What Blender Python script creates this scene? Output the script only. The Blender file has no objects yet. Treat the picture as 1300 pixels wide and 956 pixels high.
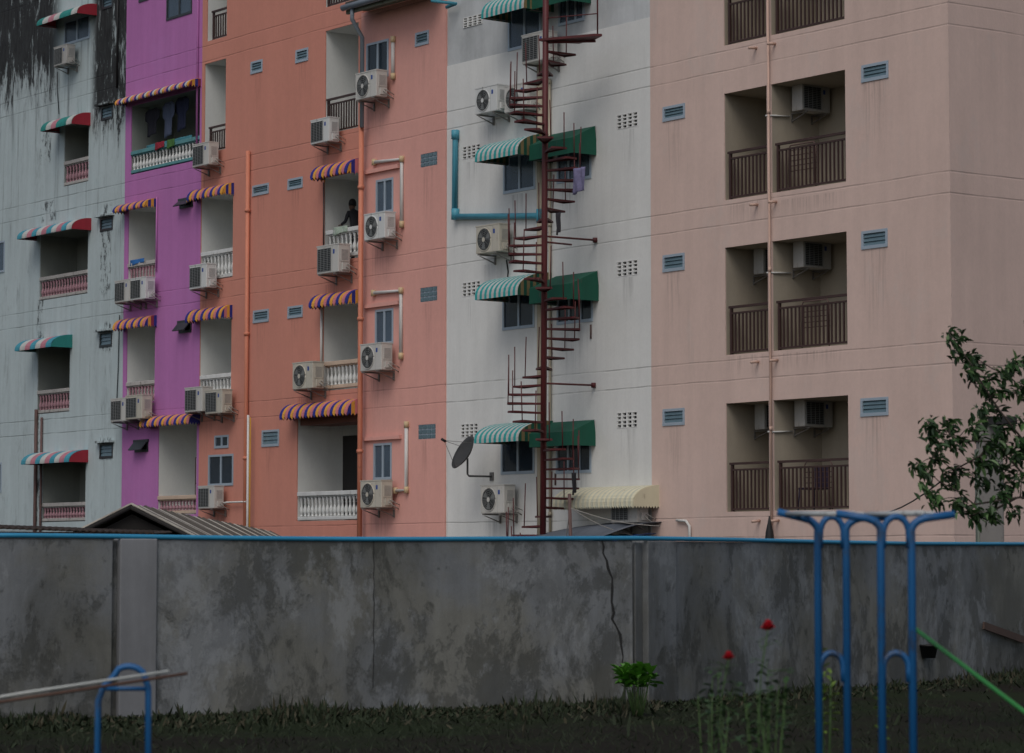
import bpy, math, random
from mathutils import Vector, Matrix
R=math.radians; PI=math.pi
random.seed(7)
C=bpy.context.scene.collection
# ------------------------------------------------------------------ survey of the place
F=3575.0; TH=R(4.5); EYE=1.6
P0=(4.9,53.6); U=(.6,-.8); V=(.8,.6)          # facade line: U runs along it, V runs into the buildings
ROT=math.atan2(-.8,.6)
def ray(px,py):
    xc=(px-650)/F; yc=(433-py)/F
    return (xc, math.cos(TH)-yc*math.sin(TH), math.sin(TH)+yc*math.cos(TH))
def S(px,py,y=0.0):                            # -> along-facade metre s and height z on the plane y
    D=ray(px,py); t=(P0[0]*V[0]+P0[1]*V[1]+y)/(D[0]*V[0]+D[1]*V[1])
    X=D[0]*t-P0[0]; Y=D[1]*t-P0[1]
    return X*U[0]+Y*U[1], EYE+D[2]*t
def G(px,py,d):                                # world point at distance d
    D=ray(px,py); t=d/D[1]; return Vector((D[0]*t,d,EYE+D[2]*t))
def RB(x0,x1,yt,yb,y=0.0):
    s0=S(x0,yb,y)[0]; s1=S(x1,yt,y)[0]
    return s0,s1,S(x0,yb,y)[1],S(x1,yt,y)[1]
def W(s,y,z): return Vector((P0[0]+s*U[0]+y*V[0], P0[1]+s*U[1]+y*V[1], z))
# ------------------------------------------------------------------ mesh builder
class MB:
    def __init__(s): s.v=[]; s.f=[]; s.m=[]; s.sm=[]
    def add(s,vs,fs,mi=0,smooth=False):
        o=len(s.v); s.v+= [tuple(p) for p in vs]
        for f in fs: s.f.append([i+o for i in f]); s.m.append(mi); s.sm.append(smooth)
    def box(s,x0,x1,y0,y1,z0,z1,mi=0):
        vs=[(x0,y0,z0),(x1,y0,z0),(x1,y1,z0),(x0,y1,z0),(x0,y0,z1),(x1,y0,z1),(x1,y1,z1),(x0,y1,z1)]
        s.add(vs,[(0,3,2,1),(4,5,6,7),(0,1,5,4),(1,2,6,5),(2,3,7,6),(3,0,4,7)],mi)
    def quad(s,a,b,c,d,mi=0): s.add([a,b,c,d],[(0,1,2,3)],mi)
    def tube(s,pts,r,n=8,mi=0,caps=True):
        pts=[Vector(p) for p in pts]; rr=r if isinstance(r,(list,tuple)) else [r]*len(pts)
        vs=[];fs=[]; up=None
        for i,p in enumerate(pts):
            t=(pts[min(i+1,len(pts)-1)]-pts[max(i-1,0)]).normalized()
            if up is None: up=Vector((0,0,1)) if abs(t.z)<.9 else Vector((1,0,0))
            a=t.cross(up)
            if a.length<1e-4: a=t.cross(Vector((0,1,0)))
            a.normalize(); b=a.cross(t).normalized(); up=b
            for k in range(n):
                q=2*PI*k/n; vs.append(p+a*math.cos(q)*rr[i]+b*math.sin(q)*rr[i])
        for i in range(len(pts)-1):
            for k in range(n): fs.append((i*n+k,i*n+(k+1)%n,(i+1)*n+(k+1)%n,(i+1)*n+k))
        if caps: fs.append(tuple(range(n))[::-1]); fs.append(tuple(range((len(pts)-1)*n,len(pts)*n)))
        s.add(vs,fs,mi,True)
    def lathe(s,prof,n=10,c=(0,0,0),mi=0):     # prof: (r,z)
        vs=[];fs=[]
        for r,z in prof:
            for k in range(n): q=2*PI*k/n; vs.append((c[0]+r*math.cos(q),c[1]+r*math.sin(q),c[2]+z))
        for i in range(len(prof)-1):
            for k in range(n): fs.append((i*n+k,i*n+(k+1)%n,(i+1)*n+(k+1)%n,(i+1)*n+k))
        fs.append(tuple(range(n))[::-1]); fs.append(tuple(range((len(prof)-1)*n,len(prof)*n)))
        s.add(vs,fs,mi,True)
    def prism(s,poly,z0,z1,mi=0):              # poly in xy
        n=len(poly); vs=[(x,y,z0) for x,y in poly]+[(x,y,z1) for x,y in poly]
        s.add(vs,[tuple(range(n))[::-1],tuple(range(n,2*n))]+[(i,(i+1)%n,n+(i+1)%n,n+i) for i in range(n)],mi)
    def build(s,name,mats,parent=None,org=(0,0,0)):
        me=bpy.data.meshes.new(name)
        me.from_pydata([(a-org[0],b-org[1],c-org[2]) for a,b,c in s.v],[],s.f)
        if not isinstance(mats,(list,tuple)): mats=[mats]
        for m in mats: me.materials.append(m)
        me.polygons.foreach_set('material_index',[min(i,len(mats)-1) for i in s.m])
        me.polygons.foreach_set('use_smooth',s.sm)
        me.update()
        o=bpy.data.objects.new(name,me); C.objects.link(o)
        if parent: o.parent=parent
        return o
def bevel(o,w=.01,n=2):
    m=o.modifiers.new('bevel','BEVEL'); m.width=w; m.segments=n; m.limit_method='ANGLE'; return o
def solid(o,t=.01):
    m=o.modifiers.new('solid','SOLIDIFY'); m.thickness=t; m.offset=0; return o
def tag(o,label=None,cat=None,group=None,kind=None):
    if label: o['label']=label
    if cat: o['category']=cat
    if group: o['group']=group
    if kind: o['kind']=kind
    return o
def thing(name,label,cat,loc,rz=0.0,group=None):
    o=bpy.data.objects.new(name,None); o.empty_display_size=.2; C.objects.link(o)
    o.location=loc; o.rotation_euler=(0,0,rz); return tag(o,label,cat,group)
def fthing(name,label,cat,s,y,z,group=None): return thing(name,label,cat,W(s,y,z),ROT,group)
kids={}
def dup(o,parent=None):
    c=o.copy(); C.objects.link(c); c.parent=parent
    for ch in list(o.children): dup(ch,c)
    return c
# ------------------------------------------------------------------ materials
class NT:
    def __init__(s,name):
        s.mat=bpy.data.materials.new(name); s.mat.use_nodes=True; s.t=s.mat.node_tree; s.N=s.t.nodes; s.L=s.t.links
        s.b=s.N['Principled BSDF']; s.out=s.N['Material Output']
    def n(s,ty,**k):
        nd=s.N.new(ty)
        for a,b in k.items(): setattr(nd,a,b)
        return nd
    def put(s,sock,v):
        if hasattr(v,'is_linked') or isinstance(v,bpy.types.NodeSocket): s.L.new(v,sock)
        else: sock.default_value=v
    def m(s,op,a,b=0.0,c=0.0,clamp=False):
        nd=s.n('ShaderNodeMath',operation=op,use_clamp=clamp); s.put(nd.inputs[0],a); s.put(nd.inputs[1],b); s.put(nd.inputs[2],c); return nd.outputs[0]
    def obj(s): 
        if not hasattr(s,'_o'): s._o=s.n('ShaderNodeTexCoord').outputs['Object']
        return s._o
    def xyz(s):
        if not hasattr(s,'_x'): nd=s.n('ShaderNodeSeparateXYZ'); s.L.new(s.obj(),nd.inputs[0]); s._x=nd.outputs
        return s._x
    def noise(s,scale=1.0,sc=(1,1,1),detail=6,rough=.6,off=0.0,dist=0.0):
        mp=s.n('ShaderNodeMapping'); s.L.new(s.obj(),mp.inputs[0]); mp.inputs['Scale'].default_value=sc; mp.inputs['Location'].default_value=(off,off*.7,off*1.3)
        nz=s.n('ShaderNodeTexNoise'); s.L.new(mp.outputs[0],nz.inputs['Vector']); nz.inputs['Scale'].default_value=scale
        nz.inputs['Detail'].default_value=detail; nz.inputs['Roughness'].default_value=rough; nz.inputs['Distortion'].default_value=dist
        return nz.outputs['Fac']
    def ss(s,v,a,b,lo=0.0,hi=1.0):
        nd=s.n('ShaderNodeMapRange',interpolation_type='SMOOTHSTEP'); s.put(nd.inputs['Value'],v)
        nd.inputs['From Min'].default_value=a; nd.inputs['From Max'].default_value=b; nd.inputs['To Min'].default_value=lo; nd.inputs['To Max'].default_value=hi
        return nd.outputs[0]
    def mix(s,f,a,b):
        nd=s.n('ShaderNodeMix',data_type='RGBA'); s.put(nd.inputs[0],f); s.put(nd.inputs[6],a); s.put(nd.inputs[7],b); return nd.outputs[2]
    def scale(s,col,v):
        nd=s.n('ShaderNodeVectorMath',operation='SCALE'); s.put(nd.inputs[0],col); s.put(nd.inputs['Scale'],v); return nd.outputs[0]
    def bump(s,h,st=.3,d=.02):
        nd=s.n('ShaderNodeBump'); nd.inputs['Strength'].default_value=st; nd.inputs['Distance'].default_value=d
        s.L.new(h,nd.inputs['Height']); s.L.new(nd.outputs[0],s.b.inputs['Normal'])
def c4(c): return (c[0],c[1],c[2],1.0)
def rgb(nt,c):
    nd=nt.n('ShaderNodeRGB'); nd.outputs[0].default_value=c4(c); return nd.outputs[0]
def simple(name,col,rough=.6,metal=0.0,var=.25,sc=3.0,dirt=0.0,dcol=(.06,.045,.035),streak=True,spec=.4):
    t=NT(name); nz=t.noise(sc,(1,1,.3) if streak else (1,1,1),6,.65,random.random()*9)
    f=t.m('ADD',t.m('MULTIPLY',t.m('SUBTRACT',nz,.5),var*2),1.0)
    col_=t.scale(c4(col)[:3],f)
    if dirt>0:
        d=t.ss(t.noise(sc*2.3,(1,1,.5),8,.7,random.random()*9),.62-dirt*.25,.75-dirt*.1)
        col_=t.mix(t.m('MULTIPLY',d,.8),col_,c4(dcol))
    t.L.new(col_,t.b.inputs['Base Color']); t.b.inputs['Roughness'].default_value=rough; t.b.inputs['Metallic'].default_value=metal
    t.b.inputs['Specular IOR Level'].default_value=spec
    return t.mat
GA,GB,PER=5.12,5.51,3.04
def plaster(name,col,a=.12,b=.22,groove=.5,seed=0.0,stains=.35,mould=None,dcol=(.10,.09,.08),patch=None,leaks=None):
    t=NT(name)
    A=t.noise(.5,(1,1,1),7,.6,seed); B=t.noise(2.2,(1.6,1.6,.13),6,.6,seed+3); Cn=t.noise(22,(1,1,.6),4,.6,seed+5); E2=t.noise(5,(1,1,.8),6,.7,seed+11)
    v=t.m('ADD',1.0,t.m('MULTIPLY',t.m('SUBTRACT',A,.5),a*2))
    v=t.m('ADD',v,t.m('MULTIPLY',t.m('SUBTRACT',B,.5),b))
    v=t.m('ADD',v,t.m('MULTIPLY',t.m('SUBTRACT',Cn,.5),.12)); v=t.m('ADD',v,t.m('MULTIPLY',t.m('SUBTRACT',E2,.5),.12))
    col_=t.scale(col,v)
    # rain streaks running down the paint
    st=t.m('MULTIPLY',t.ss(t.noise(1.9,(2.2,2.2,.09),7,.7,seed+8),.56,.78),t.ss(t.noise(.6,(1,1,1),4,.6,seed+21),.42,.62))
    col_=t.mix(t.m('MULTIPLY',st,stains),col_,c4(dcol))
    if patch:   # paler repainted or faded areas
        pm=t.ss(t.noise(.9,(1,1,.7),8,.7,seed+31),.55,.62)
        col_=t.mix(t.m('MULTIPLY',pm,.28),col_,c4(patch))
    z=t.xyz()[2]; h=None
    if leaks:
        x=t.xyz()[0]; sn=t.ss(t.noise(6,(2.4,2.4,.10),6,.7,seed+41),.42,.66); tot=None
        for (px,py,w_,ln,x00) in leaks:
            s_,zz=S(px,py); s_-=x00
            e=t.m('MULTIPLY',t.ss(t.m('ABSOLUTE',t.m('SUBTRACT',x,s_)),w_*.55,w_*1.15,1,0),t.ss(z,zz-ln,zz,0,1)); e=t.m('MULTIPLY',e,t.m('LESS_THAN',z,zz+.02))
            tot=e if tot is None else t.m('MAXIMUM',tot,e)
        col_=t.mix(t.m('MULTIPLY',t.m('MULTIPLY',tot,sn),.36),col_,c4([c*.28 for c in col]))
    if groove>0:
        zf=t.m('ADD',z,t.m('MULTIPLY',t.m('SUBTRACT',t.noise(.7,(1,1,.2),3,.5,seed+2),.5),.05))
        for g in (GA,GB):
            q=t.m('ABSOLUTE',t.m('SUBTRACT',t.m('FRACT',t.m('ADD',t.m('DIVIDE',t.m('SUBTRACT',zf,g),PER),.5)),.5))
            k=t.ss(t.m('MULTIPLY',q,PER),.006,.022,1.0,0.0)
            h=k if h is None else t.m('MAXIMUM',h,k)
        br=t.ss(t.noise(1.4,(1,1,.3),5,.6,seed+17),.36,.6,.3,1.0)
        h=t.m('MULTIPLY',h,br)
        col_=t.mix(t.m('MULTIPLY',h,groove),col_,c4([c*.25 for c in col]))
    if mould: col_=mould(t,col_)
    t.L.new(col_,t.b.inputs['Base Color']); t.b.inputs['Roughness'].default_value=.85; t.b.inputs['Specular IOR Level'].default_value=.25
    hh=t.m('ADD',t.m('MULTIPLY',Cn,.25),t.m('MULTIPLY',E2,.5))
    if h is not None: hh=t.m('SUBTRACT',hh,h)
    t.bump(hh,.35,.02)
    return t.mat
def glass(name,col=(.03,.045,.065),rough=.12):
    t=NT(name); nz=t.noise(1.3,(1,1,1),4,.6,random.random()*5)
    t.L.new(t.scale(col,t.m('ADD',.6,nz)),t.b.inputs['Base Color'])
    t.b.inputs['Roughness'].default_value=rough; t.b.inputs['IOR'].default_value=1.5; t.b.inputs['Specular IOR Level'].default_value=.6
    tr=t.n('ShaderNodeBsdfTransparent'); tr.inputs[0].default_value=(.55,.62,.66,1)
    mx=t.n('ShaderNodeMixShader'); mx.inputs[0].default_value=.62
    t.L.new(tr.outputs[0],mx.inputs[1]); t.L.new(t.b.outputs[0],mx.inputs[2]); t.L.new(mx.outputs[0],t.out.inputs[0])
    t.bump(t.noise(.9,(1,1,1),3,.5),.25,.05)
    return t.mat
M={}
xa=S(0,300)[0]
AL=-35.2   # left end of the pale blue block
def blue_mould(t,col):
    x,y,z=t.xyz()
    def sx(px,py): return S(px,py)[0]-AL
    bandL=t.ss(x,sx(62,80),sx(82,80),1,0); bandR=t.ss(x,sx(114,80),sx(124,80),0,1)
    zl=t.ss(z,S(40,185)[1],S(40,50)[1],-.15,.075); zr=t.ss(z,S(140,215)[1],S(140,90)[1],-.13,.065)
    n=t.noise(1.3,(2.0,2.0,.42),9,.78,4.2,.5); n2=t.noise(5,(2,2,.4),8,.75,9.1)
    nn=t.m('ADD',t.m('MULTIPLY',n,.7),t.m('MULTIPLY',n2,.3))
    ml=t.m('MULTIPLY',bandL,t.ss(t.m('ADD',nn,zl),.485,.53)); mr=t.m('MULTIPLY',bandR,t.ss(t.m('ADD',nn,zr),.485,.53))
    gl=t.m('MAXIMUM',t.m('MULTIPLY',bandL,t.ss(t.m('ADD',nn,zl),.36,.56)),t.m('MULTIPLY',bandR,t.ss(t.m('ADD',nn,zr),.38,.56))); 
    low=t.ss(t.m('ADD',t.noise(1.6,(3.6,3.6,.12),8,.75,13.3),t.ss(z,2,14,-.01,.035)),.56,.72)
    k=t.m('MAXIMUM',ml,mr); k=t.m('MAXIMUM',k,t.m('MULTIPLY',low,.55))
    col=t.mix(t.m('MULTIPLY',gl,.62),col,(.11,.12,.125,1))
    # dirt creeping round the small openings and beside the balconies
    for (px,py,w,hh) in ((134,285,.33,.55),(134,330,.30,.95),(134,428,.30,.4),(134,140,.35,.6),(134,570,.3,.3),(62,268,.42,.28),(52,405,.22,.75),(50,590,.18,1.6),(58,185,.35,.5)):
        s_,zz=S(px,py)
        dx=t.m('DIVIDE',t.m('ABSOLUTE',t.m('SUBTRACT',x,s_-AL)),w); dz=t.m('DIVIDE',t.m('ABSOLUTE',t.m('SUBTRACT',z,zz)),hh)
        d=t.m('MAXIMUM',dx,dz)
        e=t.m('MULTIPLY',t.ss(d,.8,1.15,1,0),t.ss(t.noise(3.2,(1.8,1.8,.7),8,.75,px*.1),.50,.58))
        k=t.m('MAXIMUM',k,t.m('MULTIPLY',e,.9))
    return t.mix(t.m('MULTIPLY',k,t.ss(n2,.25,.7,1.0,.86)),col,(.010,.009,.010,1))
def mk():
    M['blue']=plaster('pale_blue_plaster',(.45,.525,.54),.14,.36,.5,1.0,.65,blue_mould,(.12,.14,.14),(.42,.52,.54))
    M['purple']=plaster('purple_plaster',(.46,.175,.43),.12,.28,.35,5.0,.3,None,(.24,.10,.24),(.46,.2,.47))
    XO=S(257,50)[0]; XP=S(459,300)[0]; XW=S(567,340)[0]; XS=S(826.5,300)[0]
    M['orange']=plaster('orange_plaster',(.585,.25,.19),.10,.18,.3,9.0,.3,None,(.33,.15,.12),None,[(a,b,c,d,XO) for a,b,c,d in ((262,222,.35,1.2),(255,378,.4,1.3),(262,534,.6,1.3),(410,193,.4,.6),(420,362,.4,1.),(388,505,.4,1.3),(327,95,.18,1.2),(331,250,.2,.9),(331,411,.2,1.1),(384,81,.18,.9),(375,242,.2,.7),(375,405,.2,.7),(343,568,.2,1.),(281,655,.4,1.))])
    M['peach']=plaster('peach_plaster',(.69,.355,.305),.09,.16,.28,13.0,.18,None,(.42,.2,.16),None,[(a,b,c,d,XP) for a,b,c,d in ((478,136,.4,.9),(484,312,.4,1.1),(482,480,.4,1.),(482,652,.4,1.),(536,61,.18,1.4),(545,214,.2,1.6),(544,386,.2,1.3),(542,560,.2,1.2))])
    M['white']=plaster('offwhite_plaster',(.67,.675,.66),.10,.22,.4,17.0,.45,None,(.32,.31,.28),None,[(a,b,c,d,XW) for a,b,c,d in ((728,232,.45,1.2),(730,413,.45,1.4),(730,601,.5,1.2),(797,166,.25,1.),(797,353,.25,.9),(797,546,.25,1.2),(600,206,.25,.7),(600,380,.25,1.),(660,247,.4,.8),(620,160,.4,.6),(625,336,.4,.6),(628,660,.4,.6))])
    M['cement']=plaster('bare_cement',(.50,.52,.53),.6,.4,0,23.0,.8,None,(.10,.10,.10),(.5,.5,.48))
    M['salmon']=plaster('pale_salmon_plaster',(.62,.465,.41),.12,.24,.28,29.0,.4,None,(.36,.29,.26),(.56,.47,.43),[(a,b,c,d,XS) for a,b,c,d in ((856,154,.25,1.5),(856,345,.25,1.5),(856,540,.25,1.5),(1111,104,.35,1.9),(1111,317,.35,1.9),(1111,528,.35,1.6),(947,258,.6,.5),(1028,250,1.0,.4),(947,452,.6,.5),(1028,447,1.,.4))])
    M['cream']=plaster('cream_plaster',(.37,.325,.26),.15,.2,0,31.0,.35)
    M['balc']=plaster('white_balcony_plaster',(.66,.67,.65),.08,.1,0,37.0,.25)
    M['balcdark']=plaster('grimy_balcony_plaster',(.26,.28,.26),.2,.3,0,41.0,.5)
    M['stone']=simple('white_cast_balustrade',(.60,.61,.60),.7,dirt=.25,dcol=(.25,.24,.22))
    M['beige']=simple('beige_rail',(.55,.42,.32),.7,dirt=.2)
    M['pink']=simple('faded_pink_cast_baluster',(.34,.19,.22),.75,dirt=.35,dcol=(.1,.07,.07))
    M['railstone']=simple('pale_worn_rail',(.42,.40,.38),.75,dirt=.4)
    M['tealrail']=simple('teal_painted_rail',(.10,.27,.29),.7,dirt=.3)
    M['brown']=simple('dark_brown_painted_steel',(.05,.025,.022),.5)
    M['maroon']=simple('red_oxide_painted_steel',(.088,.014,.016),.55,var=.5,dirt=.45,dcol=(.035,.015,.012))
    M['alu']=simple('pale_blue_aluminium',(.36,.43,.50),.4,.2,var=.1)
    M['aludark']=simple('dark_window_frame',(.03,.035,.04),.4,var=.1)
    M['glass']=glass('window_glass'); M['glass2']=glass('slate_window_glass',(.09,.13,.18),.2)
    M['louvre']=simple('frosted_louvre_glass',(.10,.16,.19),.25,var=.3,spec=.6)
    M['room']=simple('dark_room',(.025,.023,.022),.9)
    M['curtain']=simple('pale_curtain_cloth',(.35,.40,.42),.9,var=.3,sc=14)
    M['curtainred']=simple('dark_red_curtain_cloth',(.09,.02,.03),.9,sc=14)
    M['acbody']=simple('off_white_enamel',(.52,.51,.48),.45,var=.12,dirt=.12,dcol=(.28,.24,.19))
    M['acbody2']=simple('aged_grey_enamel',(.40,.39,.37),.5,var=.2,dirt=.3,dcol=(.2,.16,.12))
    M['acdark']=simple('dark_fan_cavity',(.03,.032,.033),.6)
    M['acgrille']=simple('grey_wire_grille',(.20,.21,.21),.5)
    M['badge']=simple('blue_badge',(.02,.06,.26),.4); M['badgered']=simple('red_lettering_strip',(.4,.04,.05),.4)
    M['steel']=simple('galvanised_bracket',(.20,.19,.18),.5,.3,dirt=.4)
    M['hose']=simple('grey_insulated_hose',(.30,.29,.27),.8)
    for n,c in dict(aw_blue=(.02,.025,.21),aw_yel=(.62,.30,.045),aw_pink=(.52,.17,.19),aw_mar=(.22,.03,.06),aw_teal=(.02,.30,.30),aw_white=(.46,.47,.45),aw_red=(.30,.02,.035),
                    aw_rose=(.42,.17,.21),aw_gteal=(.02,.21,.19),aw_green=(.006,.085,.052),aw_gold=(.20,.15,.07),aw_sky=(.05,.26,.34)).items():
        M[n]=simple('awning_cloth_'+n[3:],c,.75,var=.28,sc=4,dirt=.15,dcol=(.10,.09,.08))
    M['aw_cream']=simple('cream_ribbed_plastic',(.64,.60,.44),.6,var=.2,dirt=.25,dcol=(.35,.30,.2)); M['aw_cream2']=simple('pale_ribbed_plastic',(.50,.50,.40),.6,var=.2,dirt=.25,dcol=(.3,.27,.2))
    M['opipe']=simple('orange_painted_pipe',(.58,.21,.13),.6,dirt=.2,dcol=(.3,.12,.08)); M['spipe']=simple('salmon_painted_pipe',(.54,.37,.30),.6)
    M['tpipe']=simple('teal_blue_plastic_pipe',(.07,.30,.40),.45); M['wpipe']=simple('white_plastic_pipe',(.60,.60,.58),.5)
    M['gpipe']=simple('grey_blue_pipe',(.20,.24,.28),.5); M['ypipe']=simple('yellow_plastic_pipe',(.62,.36,.05),.5)
    M['bpipe']=simple('beige_pipe',(.42,.37,.28),.6); M['brownpipe']=simple('rusty_brown_pipe',(.12,.07,.065),.7,dirt=.5)
    M['fitting']=simple('tan_pipe_fitting',(.55,.42,.25),.6)
    M['black']=simple('black_rubber',(.012,.012,.013),.6)
    M['dish']=simple('dark_grey_dish_mesh',(.045,.045,.045),.6); M['dishrib']=simple('grey_dish_arm',(.12,.12,.12),.5)
    M['fiber']=None
mk()
t=NT('weathered_fibre_cement_sheet'); n1=t.noise(1.2,(1,.35,1),8,.7,3); 
t.L.new(t.mix(t.ss(n1,.38,.66),(.56,.53,.46,1),(.33,.30,.26,1)),t.b.inputs['Base Color']); t.b.inputs['Roughness'].default_value=.9; M['fiber']=t.mat
# compound wall concrete
def concrete():
    t=NT('weathered_concrete_render')
    big=t.noise(.42,(1,1,.8),6,.55,2.0); mid=t.noise(1.25,(1,1,.55),9,.72,6.0,.4); fine=t.noise(7,(1,1,.7),8,.75,8.0); st=t.noise(3.0,(2.0,2.0,.12),7,.65,12.0); gr=t.noise(60,(1,1,1),4,.6,1.0)
    z=t.xyz()[2]
    v=t.m('ADD',.68,t.m('MULTIPLY',big,.40)); v=t.m('ADD',v,t.m('MULTIPLY',t.m('SUBTRACT',fine,.5),.5)); v=t.m('ADD',v,t.m('MULTIPLY',t.m('SUBTRACT',st,.5),.55)); v=t.m('ADD',v,t.m('MULTIPLY',t.m('SUBTRACT',gr,.5),.3))
    warm=t.mix(t.ss(t.noise(.8,(1,1,1),5,.6,19.0),.4,.6),(.20,.212,.222,1),(.20,.20,.18,1))
    col=t.scale(warm,v)
    zb=t.ss(z,.1,1.0,.03,-.0); zt=t.ss(z,1.62,1.85,-.0,.05)
    dk=t.ss(t.m('ADD',t.m('ADD',t.m('MULTIPLY',mid,.70),t.m('MULTIPLY',fine,.30)),t.m('ADD',zb,zt)),.50,.575)
    dk2=t.ss(t.m('ADD',t.m('MULTIPLY',t.noise(.55,(1,1,.6),9,.68,71.0,.5),.8),t.m('MULTIPLY',fine,.2)),.45,.61)
    col=t.mix(t.m('MULTIPLY',dk2,.64),col,(.075,.076,.068,1))
    col=t.mix(t.m('MULTIPLY',dk,.58),col,(.042,.044,.040,1))
    lt=t.ss(t.m('ADD',t.m('MULTIPLY',t.noise(1.0,(1,1,.65),9,.72,33.0,.3),.75),t.m('MULTIPLY',fine,.25)),.52,.585)
    col=t.mix(t.m('MULTIPLY',lt,.52),col,(.28,.295,.305,1))
    blk=t.m('MULTIPLY',t.ss(st,.60,.72),t.ss(t.noise(.7,(1,1,1),5,.6,44.0),.48,.6))
    col=t.mix(t.m('MULTIPLY',blk,.65),col,(.025,.025,.024,1))
    t.L.new(col,t.b.inputs['Base Color']); t.b.inputs['Roughness'].default_value=.9; t.b.inputs['Specular IOR Level'].default_value=.2
    t.bump(t.m('ADD',t.m('MULTIPLY',fine,.6),t.m('MULTIPLY',dk,-.4)),.5,.03)
    return t.mat
M['concrete']=concrete()
M['pil']=plaster('smooth_concrete_pilaster',(.185,.19,.20),.6,.6,0,51.0,.55,None,(.07,.068,.062),(.2,.19,.16))
M['crack']=simple('dark_crack_filling',(.02,.02,.02),.9)
# ------------------------------------------------------------------ facade pieces
def wall_grid(mb,s0,s1,z0,z1,holes,y=0.0,t=.16,mi=0,rmi=0):
    xs=sorted({s0,s1}|{v for h in holes for v in h[:2]}); zs=sorted({z0,z1}|{v for h in holes for v in h[2:]})
    def inh(x,z): return any(h[0]<x<h[1] and h[2]<z<h[3] for h in holes)
    for i in range(len(xs)-1):
        for j in range(len(zs)-1):
            if not inh((xs[i]+xs[i+1])/2,(zs[j]+zs[j+1])/2):
                mb.quad((xs[i],y,zs[j]),(xs[i+1],y,zs[j]),(xs[i+1],y,zs[j+1]),(xs[i],y,zs[j+1]),mi)
    for hh in holes:
        a,b,c,d=hh[:4]; t=hh[4] if len(hh)>4 else .16
        mb.quad((a,y,c),(a,y,d),(a,y+t,d),(a,y+t,c),rmi); mb.quad((b,y,c),(b,y+t,c),(b,y+t,d),(b,y,d),rmi)
        mb.quad((a,y,c),(a,y+t,c),(b,y+t,c),(b,y,c),rmi); mb.quad((a,y,d),(b,y,d),(b,y+t,d),(a,y+t,d),rmi)
def shell(mb,s0,s1,z0,z1,y=0.0,dep=9.0,mi=0):
    mb.quad((s0,y,z0),(s0,y,z1),(s0,dep,z1),(s0,dep,z0),mi); mb.quad((s1,y,z0),(s1,dep,z0),(s1,dep,z1),(s1,y,z1),mi)
    mb.quad((s0,y,z1),(s1,y,z1),(s1,dep,z1),(s0,dep,z1),mi); mb.quad((s0,dep,z0),(s0,dep,z1),(s1,dep,z1),(s1,dep,z0),mi)
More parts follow.
